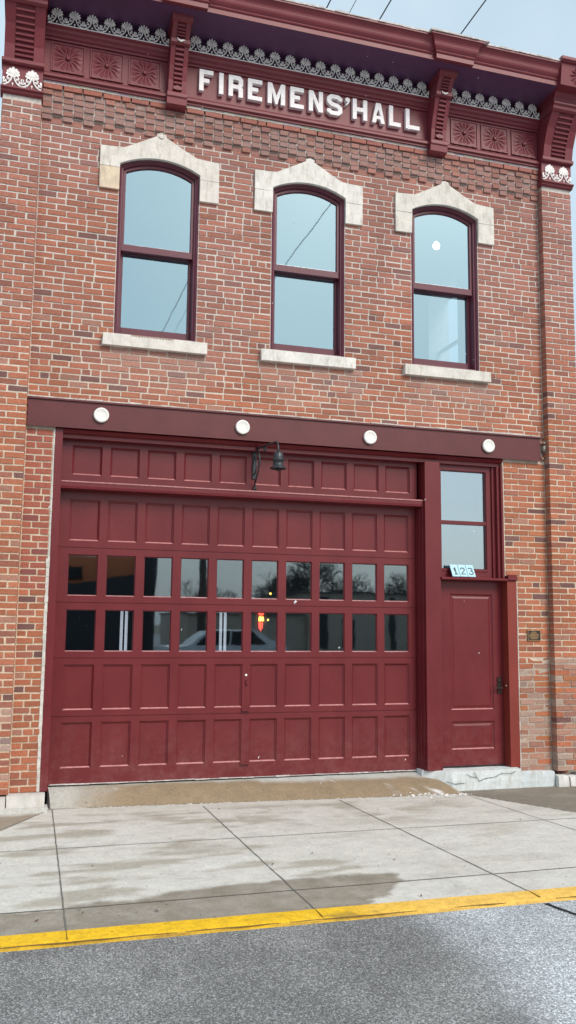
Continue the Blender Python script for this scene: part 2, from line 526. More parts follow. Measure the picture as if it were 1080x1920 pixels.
# ---- the rest of the shell
sd = MB()
def side_wall(x0, x1, hole=None):
    s_ = MB()
    if hole is None: s_.box(x0, x1, .3, 14, -.6, 8.3)
    else:
        ya, yb_, za, zb_ = hole
        s_.box(x0, x1, .3, ya, -.6, 8.3); s_.box(x0, x1, yb_, 14, -.6, 8.3)
        s_.box(x0, x1, ya, yb_, -.6, za); s_.box(x0, x1, ya, yb_, zb_, 8.3)
    return s_.build('side_wall', 'brick_side', BLD)
side_wall(-.44, -.14); side_wall(6.08, 6.38, (2.2, 3.3, 5.0, 6.9))
b = MB(); b.box(-.14, 6.08, 13.7, 14, -.6, 8.2); b.build('rear_wall', 'brick_side', BLD)
b = MB(); b.box(-.14, 6.08, .3, 13.7, 7.95, 8.05); b.box(-.44, 6.38, .02, 14, 8.3, 8.33); b.build('roof', 'tar', BLD)
b = MB(); b.box(-.14, 6.08, .3, 13.7, 3.95, 4.1); b.m = 1; b.box(-.14, 6.08, .36, 13.7, 7.4, 7.94); b.box(-.14, 6.08, 5.0, 5.1, 4.1, 7.4)
b.box(-.139, -.10, .31, 5, 4.1, 7.4); b.build('upper_room', ['garage_in', 'room'], BLD)
b = MB()
for ya, yb_, za, zb_ in ((.31, 2.2, 4.1, 7.4), (3.3, 5.0, 4.1, 7.4), (2.2, 3.3, 4.1, 5.0), (2.2, 3.3, 6.9, 7.4)): b.box(6.05, 6.079, ya, yb_, za, zb_)
b.build('room_lining', 'room', BLD)
b = MB(); b.box(6.03, 6.385, 2.2, 2.26, 5.0, 6.9); b.box(6.03, 6.385, 3.24, 3.3, 5.0, 6.9); b.box(6.03, 6.385, 2.26, 3.24, 5.0, 5.06); b.box(6.03, 6.385, 2.26, 3.24, 6.84, 6.9); b.box(6.2, 6.24, 2.26, 3.24, 5.93, 5.98); b.build('side_window_frame', 'room_light', BLD)
b = MB(); b.box(-.14, 6.08, .30, 13.7, -.6, -.02); b.box(-.14, 6.08, 7, 7.1, 0, 3.95); b.box(4.36, 4.44, .34, 7, 0, 3.95); b.box(-.13, -.08, .31, 7, 0, 3.95); b.build('garage_room', 'garage_in', BLD)

# ---- stone bases
def stone_block(name, x0, x1, y0, y1, z0, z1, tone, n=8, jit=.008, seed=1, cut=0):
    r = random.Random(seed); m = MB(); nx = max(2, int((x1 - x0) / .07)); nzz = 3; ny = 3
    def P(i, j, k):
        x, z = lerp(x0, x1, i / nx), lerp(z0, z1, k / nzz)
        y = lerp(y0 + (max(0, 1 - (x - x0) / cut) * .16 if cut else 0), y1, j / ny)
        q = Vector((x * 6 + seed, y * 6, z * 6))
        edge = (k == nzz) + (j == 0)
        return (x + jit * noise.noise(q), y + jit * noise.noise(q + Vector((9, 0, 0))) + (.010 if edge == 2 else 0), z + jit * .6 * noise.noise(q + Vector((0, 9, 0))) - (.008 if edge == 2 else 0))
    def sheet(f, A, B):
        ids = {}
        for a in range(A + 1):
            for b_ in range(B + 1):
                p = f(a, b_); t = tuple(v * (1 + .14 * nz(p[0] * 9, p[2] * 9, seed)) for v in tone)
                ids[a, b_] = m.vert(p, t)
        for a in range(A):
            for b_ in range(B): m.face((ids[a, b_], ids[a + 1, b_], ids[a + 1, b_ + 1], ids[a, b_ + 1]))
    sheet(lambda a, b_: P(a, 0, b_), nx, nzz); sheet(lambda a, b_: P(a, b_, nzz), nx, ny)
    sheet(lambda a, b_: P(0, ny - a, b_), ny, nzz); sheet(lambda a, b_: P(nx, a, b_), ny, nzz)
    return m.build(name, 'stone', BLD)
stone_block('base_stone', -.062, .285, -.13, .06, -.32, -.036, (.62, .60, .57), seed=2)
stone_block('base_stone', -.49, -.075, -.17, .02, -.32, -.05, (.62, .58, .55), seed=3)
stone_block('base_stone', 5.95, 6.08, -.16, .02, -.34, -.075, (.66, .66, .64), seed=5, jit=.012)
stone_block('base_stone', 6.10, 6.21, -.165, .02, -.34, -.085, (.68, .67, .66), seed=6, jit=.012)
stone_block('base_stone', 6.225, 6.43, -.15, .02, -.34, -.07, (.55, .50, .50), seed=8, jit=.012)
st = stone_block('door_step', 4.345, 5.50, -.10, .26, -.34, .018, (.62, .665, .67), seed=4, jit=.012, cut=.30)
stone_block('door_step', 5.507, 5.935, -.09, .02, -.34, -.028, (.58, .64, .66), seed=9, jit=.010)
# cracks in the painted step
cr = MB()
def crack(pts, w=.0032):
    for a, b_ in zip(pts, pts[1:]):
        a, b_ = Vector(a), Vector(b_); d = (b_ - a).normalized(); n = Vector((-d.z, 0, d.x)) * w
        cr.quad(a - n, b_ - n * .7, b_ + n * .7, a + n)
yc = -.1105
crack([(4.80, yc, -.02), (4.86, yc, -.05), (4.93, yc, -.06), (4.96, yc, -.10), (5.03, yc, -.075), (5.16, yc, -.06), (5.24, yc, -.025), (5.37, yc, -.03), (5.43, yc, -.005)])
crack([(4.93, yc, -.06), (4.915, yc, -.03), (4.90, yc, .0)]); cr.build('step_crack', 'dark', st); cr = MB(); crack([(4.55, yc, -.09), (4.66, yc, -.12), (4.78, yc, -.115)])
cr.build('step_crack', 'dark', st)

# ---- steel beam over the opening
b = MB()
b.box(XL + .006, 5.90, -.034, .26, 3.60, 3.872)
b.box(XL + .006, 5.90, -.052, -.036, 3.868, 3.886); b.box(XL + .006, 5.90, -.052, -.036, 3.586, 3.604)
bm = b.build('steel_beam', 'maroon_sat', BLD)
b = MB()
x = XL
while x < 5.9:
    e = min(5.9, x + rng.uniform(.08, .3))
    b.box(x, e - .002, -.040 + rng.uniform(-.008, .012), .0, 3.8875, 3.897 + rng.uniform(0, .010), (1, 1, 1), .003, rng); x = e
b.build('mortar_ledge', 'caulk', bm)
# drip moulding under the beam
b = MB(); b.extr_x([(.24, 3.585), (-.012, 3.585), (-.018, 3.572), (.0, 3.560), (.02, 3.545), (.05, 3.535), (.05, 3.50), (.24, 3.50)], .318, 5.40)
b.build('lintel_moulding', 'maroon', BLD)

# ---- door frame: jambs, post, rail, casings
b = MB(); b.box(.240, .316, -.004, .30, -.03, 3.584); b.build('garage_jamb', 'maroon', BLD)
b = MB(); b.box(4.384, 4.572, -.002, .32, .012, 3.50); b.box(4.355, 4.384, .10, .32, .005, 3.06); b.box(4.368, 4.384, .05, .10, .005, 3.06)
b.build('door_post', 'maroon', BLD)
b = MB(); b.extr_x([(.30, 2.975), (.045, 2.975), (.040, 3.0), (.040, 3.045), (.055, 3.057), (.15, 3.068), (.30, 3.068)], .318, 4.382); b.m = 1; b.box(.322, 4.38, .034, .0395, 3.040, 3.052); b.build('transom_rail', ['maroon', 'edge_highlight'], BLD)  # the thin strip is a painted highlight on the lip
b = MB()
b.box(5.425, 5.548, -.006, .28, .012, 2.138)
b.build('door_casing', 'redwood', BLD)
b = MB(); b.box(5.398, 5.424, .135, .28, .02, 2.138); b.build('door_stop', 'maroon', BLD)
b = MB()
b.box(5.372, 5.398, -.003, .28, 2.173, 3.50); b.box(5.335, 5.371, .03, .28, 2.173, 3.50); b.box(5.295, 5.334, .075, .28, 2.173, 3.50)
b.build('transom_casing', 'maroon', BLD)
b = MB(); b.extr_x([(.28, 2.134), (.0, 2.134), (-.022, 2.138), (-.028, 2.146), (-.028, 2.160), (-.02, 2.168), (.0, 2.170), (.28, 2.172)], 4.574, 5.424)
b.extr_x([(.02, 2.142), (-.016, 2.142), (-.032, 2.152), (-.032, 2.195), (-.012, 2.21), (.02, 2.214)], 5.426, 5.545)
b.build('door_head_ledge', 'maroon', BLD)
# pale caulk between brick and frame
b = MB()
z = -.03
while z < 3.58:
    e = z + rng.uniform(.05, .13)
    w = .014 + .010 * abs(nz(0, z * 3)) + (.014 if z < 2.2 else 0)
    b.box(.238 - w, .2395, -.004 + rng.uniform(-.003, .003), .02, z, min(e, 3.58), (1, 1, 1), .003, rng); z = e
b.build('caulk_joint', 'caulk', BLD)
b = MB()
z = -.02
while z < 2.05:
    e = z + rng.uniform(.05, .13); b.box(5.549, 5.553 + .012 * rng.random(), -.003, .02, z, e, (1, 1, 1), .003, rng); z = e
b.build('caulk_joint', 'caulk', BLD)

# ---- panelled sheets
def panelled(mb, xs, zs, yf, cell):
    """xs, zs: breaks; cell(i, j) -> None | ('panel', depth, slope) | ('hole', depth) | ('groove', depth)"""
    for i in range(len(xs) - 1):
        for j in range(len(zs) - 1):
            x0, x1, z0, z1 = xs[i], xs[i + 1], zs[j], zs[j + 1]
            c = cell(i, j)
            Q = lambda a, b_, c_, d, y0, y1: mb.quad(a + (0,), b_, c_, d)
            if c is None:
                mb.quad((x0, yf, z0), (x1, yf, z0), (x1, yf, z1), (x0, yf, z1)); continue
            if c[0] == 'groove':
                d = c[1]; y2 = yf + d
                mb.quad((x0, yf, z0), (x1, yf, z0), (x1, y2, z0 + .001), (x0, y2, z0 + .001))
                mb.quad((x0, y2, z0 + .001), (x1, y2, z0 + .001), (x1, y2, z1 - .001), (x0, y2, z1 - .001))
                mb.quad((x0, y2, z1 - .001), (x1, y2, z1 - .001), (x1, yf, z1), (x0, yf, z1)); continue
            rings = [(0, 0)] + list(c[1])
            for (i0, y0), (i1, y1) in zip(rings, rings[1:]):
                A = [(x0 + i0, yf + y0, z0 + i0), (x1 - i0, yf + y0, z0 + i0), (x1 - i0, yf + y0, z1 - i0), (x0 + i0, yf + y0, z1 - i0)]
                B = [(x0 + i1, yf + y1, z0 + i1), (x1 - i1, yf + y1, z0 + i1), (x1 - i1, yf + y1, z1 - i1), (x0 + i1, yf + y1, z1 - i1)]
                for q in range(4):
                    r_ = (q + 1) % 4
                    om = mb.m
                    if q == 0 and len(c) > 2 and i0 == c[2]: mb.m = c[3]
                    mb.quad(A[q], A[r_], B[r_], B[q]); mb.m = om
            if c[0] == 'panel':
                i1, y1 = rings[-1]
                mb.quad((x0 + i1, yf + y1, z0 + i1), (x1 - i1, yf + y1, z0 + i1), (x1 - i1, yf + y1, z1 - i1), (x0 + i1, yf + y1, z1 - i1))

GX = [.428 + i * .392 for i in range(10)]; GW = .306
gxs = [.322]
for g in GX: gxs += [g, g + GW]
gxs += [4.352]
GZ = [(.147, .600), (.720, 1.180), (1.310, 1.740), (1.880, 2.308), (2.450, 2.882)]
seams = [.660, 1.245, 1.812, 2.380]
gzs = [-.005]
for q, (a, c) in enumerate(GZ):
    gzs += [a, c]
    if q < 4: gzs += [seams[q] - .003, seams[q] + .003]
gzs += [2.99]
PANEL = [(.003, .008), (.0035, .0085), (.016, .018), (.021, .024)]
HOLE = [(.003, .008), (.010, .018), (.011, .036)]
GY = .20
def gcell(i, j):
    isx = i % 2 == 1
    row = j // 4
    kind = j % 4
    if kind == 3 : return ('groove', .007) if False else None
    if isx and kind == 1 and row < 5:
        return ('hole', HOLE) if row in (2, 3) else ('panel', PANEL)
    return None
gd = MB()
# rows: cells between breaks -> index map (rail, panel, rail, seam) repeated
def gcell2(i, j):
    q = j % 4
    if q == 3 and j < len(gzs) - 2: return ('groove', .008)
    if q == 1 and i % 2 == 1:
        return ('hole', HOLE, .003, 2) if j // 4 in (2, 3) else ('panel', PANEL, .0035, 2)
    return None
panelled(gd, gxs, gzs, GY, gcell2)
gd.box(.322, 4.352, GY + .034, GY + .05, -.005, 1.30); gd.box(.322, 4.352, GY + .034, GY + .05, 2.32, 2.99)
gd.m = 1
x = .33
while x < 4.35:                        # rubber seal with a ragged salt-white edge
    e = min(4.35, x + rng.uniform(.1, .3)); gd.box(x, e, GY + .002, GY + .03, -.022, -.006, (1, 1, 1), .002, rng); x = e
GD = gd.build('garage_door', ['maroon', 'dark', 'edge_highlight'], BLD)
pane = None
for row in (2, 3):
    z0, z1 = GZ[row]
    for g in GX:
        if pane is None:
            pm = MB(); pm.box(g + .008, g + GW - .008, GY + .026, GY + .030, z0 + .008, z1 - .008)
            pane = pm.build('window_pane', 'glass_g', GD); base = Vector((g, 0, z0)); po = WO[pane]
        else:
            c = copy_tree(pane, po + Vector((g, 0, z0)) - base, GD)
# lift handles and latch in the middle stile
for zh, wd in ((.690, .085), (.135, .10)):
    h = MB(); xm = 2.343
    h.box(xm - wd / 2, xm + wd / 2, GY - .028, GY - .001, zh, zh + .010); h.box(xm - wd / 2, xm + wd / 2, GY - .006, GY - .001, zh + .010, zh + .030)
    h.box(xm - wd / 2, xm + wd / 2, GY - .032, GY - .026, zh - .006, zh + .012)
    h.build('lift_handle', 'maroon', GD)
h = MB(); h.lathe((2.343, GY - .001, 1.062), [(.013, 0), (.013, .006), (.004, .007)], 12, 'y'); h.build('lock_cylinder', 'white_iron', GD)
h = MB()
h.tube([(2.343, GY - .006, 1.01), (2.345, GY - .02, .98), (2.350, GY - .012, .95)], .006, 6)
h.build('latch', 'maroon', GD)
# snow-bleached sill line under the door
h = MB(); x = .34; h.box(.33, 4.34, GY - .002, GY + .003, -.012, -.0055)
while x < 4.34:
    e = min(4.34, x + rng.uniform(.05, .2))
    if rng.random() < .75: h.box(x, e, GY - .012, GY - .002, -.012 + rng.uniform(-.003, .003), -.004 + rng.uniform(0, .005), (1, 1, 1), .002, rng)
    x = e
h.build('weather_strip', 'flash', GD)

# fixed transom panels above the garage door
TP = MB()
tzs = [3.05, 3.135, 3.447, 3.56]
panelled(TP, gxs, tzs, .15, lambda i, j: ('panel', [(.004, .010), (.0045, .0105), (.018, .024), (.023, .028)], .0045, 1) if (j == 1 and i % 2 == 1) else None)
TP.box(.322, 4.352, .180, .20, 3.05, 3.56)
TP.build('transom_panel', ['maroon', 'edge_highlight'], BLD)

# ---- entry door
ed = MB()
exs = [4.578, 4.745, 5.295, 5.424]
ezs = [.022, .212, .527, .655, 1.982, 2.130]
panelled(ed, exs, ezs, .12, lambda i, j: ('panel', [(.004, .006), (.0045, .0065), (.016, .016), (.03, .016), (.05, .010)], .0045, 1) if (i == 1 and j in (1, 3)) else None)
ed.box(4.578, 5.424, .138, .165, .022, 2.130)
ED = ed.build('entry_door', ['maroon', 'edge_highlight'], BLD)
h = MB(); h.box(4.576, 5.42, .10, .16, .0185, .0215); h.box(4.60, 5.41, .112, .119, .022, .036); h.build('threshold', 'dark', ED)
hg = None
for zc in (1.87, 1.12, .345):
    if hg is None:
        h = MB(); h.lathe((4.584, .112, zc - .055), [(.006, 0), (.009, .002), (.009, .108), (.006, .11)], 8); h.box(4.584, 4.60, .117, .1195, zc - .055, zc + .055)
        hg = h.build('hinge', 'dark', ED); hz = zc
    else: copy_tree(hg, WO[hg] + Vector((0, 0, zc - hz)), ED)
h = MB(); h.box(5.338, 5.394, .108, .119, .835, 1.025); h.lathe((5.366, .108, .98), [(.018, 0), (.018, .008), (.012, .01)], 14, 'y')
h.lathe((5.366, .108, .905), [(.014, 0), (.012, .04)], 10, 'y'); h.box(5.275, 5.376, .062, .076, .897, .912)
h.build('door_handle', 'bronze', ED)
h = MB(); h.lathe((5.4245, .06, .93), [(.009, 0), (.009, .004), (.006, .006)], 10, 'y'); h.build('strike_plate', 'white_iron', ED)

# ---- transom window above it
TW = MB()
def rect_ring(mb, x0, x1, z0, z1, steps):
    """steps: list of (inset, y)"""
    for (i0, y0), (i1, y1) in zip(steps, steps[1:]):
        A = [(x0 + i0, y0, z0 + i0), (x1 - i0, y0, z0 + i0), (x1 - i0, y0, z1 - i0), (x0 + i0, y0, z1 - i0)]
        B = [(x0 + i1, y1, z0 + i1), (x1 - i1, y1, z0 + i1), (x1 - i1, y1, z1 - i1), (x0 + i1, y1, z1 - i1)]
        for q in range(4): mb.quad(A[q], A[(q + 1) % 4], B[(q + 1) % 4], B[q])
rect_ring(TW, 4.574, 5.294, 2.174, 3.50, [(0, .10), (.064, .10), (.070, .112), (.070, .17)])
TW.box(4.64, 5.226, .098, .12, 2.245, 2.275); TW.box(4.64, 5.226, .108, .17, 2.797, 2.838)
TWo = TW.build('transom_window', 'maroon', BLD)
for z0, z1 in ((2.28, 2.80), (2.836, 3.436)):
    pm = MB(); pm.box(4.636, 5.232, .142, .146, z0, z1); pm.build('window_pane', 'glass_t', TWo)
pm = MB(); pm.box(4.57, 5.30, .30, .31, 2.2, 3.5); pm.build('window_blind', 'room', TWo)

# ---- upper windows
def contour(hw, zb_, zs, rise, y, n=14):
    R = (hw * hw + rise * rise) / (2 * rise); a = math.asin(min(1, hw / R))
    P = [(hw, y, zb_)]
    for q in range(n + 1):
        t = a - 2 * a * q / n
        P.append((R * math.sin(t), y, zs + rise - R + R * math.cos(t)))
    P.append((-hw, y, zb_))
    return P
def loft_rings(mb, cs, c):
    ids = [[mb.vert((p[0] + c, p[1], p[2])) for p in ring] for ring in cs]
    n = len(ids[0])
    for A, B in zip(ids, ids[1:]):
        for q in range(n): mb.face((A[q], B[q], B[(q + 1) % n], A[(q + 1) % n]))
def upper_window(c, seed):
    r = random.Random(seed)
    f = MB()
    loft_rings(f, [contour(.4395, 4.625, 6.545, .118, y=.20), contour(.4395, 4.625, 6.545, .118, .012), contour(.428, 4.637, 6.54, .115, .004),
                   contour(.418, 4.647, 6.536, .112, .012), contour(.412, 4.652, 6.533, .110, .030), contour(.398, 4.666, 6.527, .106, .034),
                   contour(.392, 4.672, 6.524, .104, .052), contour(.385, 4.68, 6.520, .102, .20)], c)
    win = f.build('window', 'sashp', BLD)
    # upper sash (outer) and lower sash (inner)
    s1 = MB()
    loft_rings(s1, [contour(.390, 5.605, 6.522, .103, .12), contour(.390, 5.605, 6.522, .103, .062), contour(.367, 5.678, 6.505, .094, .062), contour(.361, 5.686, 6.500, .092, .074), contour(.361, 5.686, 6.500, .092, .12)], c)
    up = s1.build('sash', 'sashp', win)
    p = MB()
    C_ = contour(.364, 5.683, 6.502, .093, .086); ids = [p.vert((q[0] + c, q[1], q[2])) for q in C_]; p.face(ids[::-1])
    p.build('window_pane', 'glass_up', up)
    s2 = MB()
    rect_ring(s2, c - .390, c + .390, 4.672, 5.66, [(0, .19), (0, .128), (.026, .128), (.032, .138), (.032, .19)])
    s2.box(c - .36, c + .36, .1285, .18, 4.673, 4.766); s2.box(c - .36, c + .36, .1285, .18, 5.60, 5.655)
    lo = s2.build('sash', 'sashp', win)
    p = MB(); p.quad((c - .362, .150, 4.75), (c + .362, .150, 4.75), (c + .362, .150, 5.62), (c - .362, .150, 5.62)); p.build('window_pane', 'glass_up', lo)
    # limestone hood and sill
    h = MB()
    tone = {0: (.70, .66, .61), 1: (.73, .71, .67), 2: (.68, .65, .60)}[seed]
    arch = [(.4405, 6.50)]
    R = (.44 ** 2 + .115 ** 2) / (2 * .115); a = math.asin(.44 / R)
    for q in range(15):
        t = a - 2 * a * q / 14; arch.append((R * math.sin(t) * 1.001, 6.665 - R + R * math.cos(t)))
    arch.append((-.4405, 6.50))
    out = [(-.653, 6.50), (-.653, 6.722), (-.40, 6.738), (-.28, 6.80), (-.10, 6.90), (-.052, 6.925), (-.048, 6.955), (0, 6.97), (.048, 6.955), (.052, 6.925), (.10, 6.90), (.28, 6.80), (.40, 6.742), (.653, 6.722), (.653, 6.50)]
    poly = [(x + c, z) for x, z in out] + [(x + c, z) for x, z in arch]
    h.prism(poly, None, -.035, .06, tone)
    warm = (.68, .56, .42) if seed == 0 else tone
    h.box(c - .653, c - .4405, -.033, .06, 6.25, 6.495, warm, .003, r); h.box(c + .4405, c + .653, -.033, .06, 6.25, 6.495, tone, .003, r)
    n0 = len(h.v)
    if seed == 0: h.lathe((c, -.035, 6.935), [(.034, 0), (.034, .010), (.026, .012), (.026, .005), (.015, .005), (.013, .010)], 16, 'y')
    h.c[n0:] = [tone] * (len(h.v) - n0)
    ho = h.build('stone_hood', 'stone', win)
    s = MB()
    s.box(c - .556, c + .556, -.062, .12, 4.503, 4.628, tone, .004, r)
    so = s.build('stone_sill', 'stone', win)
    if seed == 0:                       # chipped, rust-stained edge of the first sill
        for q in range(16):
            x = c + r.uniform(-.3, .15); s_ = r.uniform(.012, .035)
        st_ = MB()
        for q in range(14):
            x = c - .26 + q * .032; d = .012 + .03 * abs(nz(q * .7, 3.3))
            st_.prism([(x, 4.630), (x + .016, 4.630 - d), (x + .034, 4.630)], None, -.0665, -.064)
        st_.build('rust_stain', 'rust', so)
M['rust'] = plain('rust_stain', (.40, .27, .21), .9, .3, 30)
for i, c in enumerate(WC): upper_window(c, i)

# ---- cornice
CX0, CX1 = XL + .0, XR - .0
BR = (1.37, 4.545)
def corn_prof(dy, dz=0):
    P = [(.0, 8.150), (-.545, 8.150), (-.545, 8.208), (-.556, 8.212), (-.562, 8.222), (-.556, 8.232), (-.55, 8.236)]
    for q in range(8):
        t = q / 7; P.append((-.55 - .075 * (t + .12 * math.sin(2 * PI * t)), 8.24 + .135 * t))
    P += [(-.632, 8.378), (-.64, 8.382), (-.64, 8.402), (-.0, 8.412)]
    return [(y + (dy if y < -.1 else 0), z) for y, z in P]
cm = MB()
def run(x0, x1, dy): cm.extr_x(corn_prof(dy), x0, x1)
segs = []
hb = .24
run(CX0, BR[0] - hb, 0); run(BR[0] + hb, BR[1] - hb, 0); run(BR[1] + hb, CX1, 0)
# breakouts over the brackets: mitred returns so that the crown widens upward
for c in BR:
    base = corn_prof(-.048)
    L = [(c - hb - max(0, -(y + .593)) * 1.0, y, z) for y, z in base]
    Rr = [(2 * c - x, y, z) for x, y, z in L]
    A = [cm.vert(p) for p in L]; B = [cm.vert(p) for p in Rr]
    for k in range(len(A) - 1): cm.face((A[k], B[k], B[k + 1], A[k + 1]))
    A2 = [cm.vert((p[0], -.30, p[2])) for p in L]; B2 = [cm.vert((p[0], -.30, p[2])) for p in Rr]
    for k in range(1, len(A) - 2):
        cm.face((A[k], A[k + 1], A2[k + 1], A2[k])); cm.face((B[k + 1], B[k], B2[k], B2[k + 1]))
COR = cm.build('cornice', 'cornice', BLD)
fl = MB()
x = CX0
while x < CX1:
    e = min(CX1, x + rng.uniform(.05, .22))
    br = any(abs((x + e) / 2 - c) < .34 for c in BR)
    fl.box(x, e, -.65 - (.05 if br else 0) + rng.uniform(-.004, .004), -.3, 8.405, 8.416 + rng.uniform(0, .012), (1, 1, 1), .003, rng); x = e
fl.build('roof_flashing', 'flash', COR)
sf = MB(); sf.quad((CX0, -.543, 8.147), (CX0, -.02, 8.147), (CX1, -.02, 8.147), (CX1, -.543, 8.147)); sf.box(CX0, CX1, -.026, .02, 7.966, 8.146)
sf.build('soffit', 'soffit_shade', COR)

# ---- frieze with mouldings and sunburst panels
fz = MB()
fz.box(XL, XR, -.03, .30, 7.36, 7.965)
FZ = None
def frieze_seg(x0, x1):
    fz.extr_x([(-.02, 7.345), (-.075, 7.345), (-.075, 7.365), (-.10, 7.375), (-.10, 7.40), (-.07, 7.41), (-.075, 7.43), (-.055, 7.445), (-.02, 7.45)], x0, x1)
    fz.extr_x([(-.02, 7.825), (-.05, 7.825), (-.052, 7.845), (-.075, 7.855), (-.075, 7.885), (-.10, 7.90), (-.105, 7.925), (-.13, 7.935), (-.13, 7.95), (-.02, 7.953)], x0, x1)
for a, b_ in ((XL, BR[0] - .10), (BR[0] + .10, BR[1] - .10), (BR[1] + .10, XR)): frieze_seg(a, b_)
FZ = fz.build('frieze', 'cornice', BLD)
def sunburst(x0, x1, z0=7.475, z1=7.805):
    m = MB(); y0 = -.036
    rect_ring(m, x0, x1, z0, z1, [(0, -.03), (.0, -.045), (.014, -.045), (.018, y0)])
    m.quad((x0 + .02, y0, z0 + .02), (x1 - .02, y0, z0 + .02), (x1 - .02, y0, z1 - .02), (x0 + .02, y0, z1 - .02))
    cx, cz = (x0 + x1) / 2, (z0 + z1) / 2
    hx, hz = (x1 - x0) / 2 - .028, (z1 - z0) / 2 - .028
    n = 14
    for q in range(n):
        t = 2 * PI * (q + .5) / n
        d = Vector((math.cos(t), 0, math.sin(t))); nrm = Vector((-d.z, 0, d.x))
        L = min(hx / max(1e-3, abs(d.x)), hz / max(1e-3, abs(d.z))); L = min(L, .175)
        o = Vector((cx, y0 - .001, cz)); w = .026
        a = o + d * .02; b1 = o + d * L * .93 + nrm * w; b2 = o + d * L * .93 - nrm * w; tip = o + d * L
        rid = o + d * L * .6 + Vector((0, -.014, 0))
        I = [m.vert(p) for p in (a, b2, tip, b1, rid)]
        for e in ((0, 1, 4), (1, 2, 4), (2, 3, 4), (3, 0, 4)): m.face([I[k] for k in e])
    m.lathe((cx, y0, cz), [(.026, 0), (.026, .016), (.012, .024)], 12, 'y')
    for q in range(4):                  # small beads along the panel's foot
        xx = x0 + .05 + q * (x1 - x0 - .1) / 3
        m.box(xx - .025, xx + .025, -.062, -.052, z0 - .012, z0 + .004)
    return m.build('sunburst_panel', 'cornice', FZ)
for a, b_ in ((.02, .375), (.432, .79), (.845, 1.20), (4.76, 5.13), (5.175, 5.555), (5.60, 5.955)): sunburst(a, b_)

# ---- white iron cresting
def petal(mb, ox, oz, ang, L, w, y0, y1, s=1):
    P = []
    for t, ww in ((0, .18), (.35, .42), (.7, .95), (.86, 1.0), (.96, .6)):
        P.append((t * L, ww * w / 2))
    P.append((L, 0))
    pts = P + [(a, -b_) for a, b_ in P[-2::-1]]
    ca, sa = math.sin(ang), math.cos(ang)
    poly = [(ox + a * ca + b_ * sa, oz + a * sa - b_ * ca) for a, b_ in pts]
    mb.prism(poly, None, y0, y1)
def cres_unit(mb, cx, z0, y, w, h, half=None, fat=1.0):
    s = h / .205
    def T(px, pz): return (cx + px * w / .192, y, z0 + pz * s)
    r = .0056 * fat
    for q in range(7):
        ang = math.radians((q - 3) * 25)
        L = (.088 if q == 3 else .084 - .006 * abs(q - 3)) * s
        petal(mb, cx, z0 + .116 * s, ang, L, .0185 * s * fat, y - .006, y + .002)
    for sg in (-1, 1):
        mb.tube([T(sg * .002, .125), T(sg * .010, .100), T(sg * .024, .062), T(sg * .048, .030), T(sg * .078, .016), T(sg * .097, .014)], r * 1.15, 5)
        mb.tube([T(sg * .012, .090), T(sg * .026, .112), T(sg * .046, .112), T(sg * .058, .092), T(sg * .054, .072), T(sg * .042, .068), T(sg * .037, .080), T(sg * .044, .086)], r, 5)
        mb.tube([T(sg * .066, .020), T(sg * .062, .040), T(sg * .072, .054), T(sg * .081, .046), T(sg * .076, .038)], r * .85, 5)
        petal(mb, T(sg * .0955, 0)[0], T(0, .030)[2], math.radians(-sg * 6), .062 * s, .020 * s, y - .005, y + .001)
        petal(mb, T(sg * .094, 0)[0], T(0, .036)[2], math.radians(-sg * 48), .040 * s, .015 * s, y - .0055, y + .0005)
    petal(mb, cx, z0 + .012 * s, 0, .03 * s, .016 * s, y - .006, y + .002)
def cresting(x0, x1, n, z0, y, h, parent, name='iron_cresting', fat=1.0, edge=True):
    m = MB(); w = (x1 - x0) / n
    for q in range(n): cres_unit(m, x0 + (q + .5) * w, z0, y, w, h, fat=fat)
    m.box(x0, x1, y - .008, y + .006, z0 - .004, z0 + .008)
    return m.build(name, 'white_iron', parent)
cresting(-.03, 1.265, 7, 7.957, -.118, .20, BLD)
cresting(1.475, 4.43, 16, 7.957, -.118, .20, BLD)
cresting(4.66, 5.955, 7, 7.957, -.118, .20, BLD)

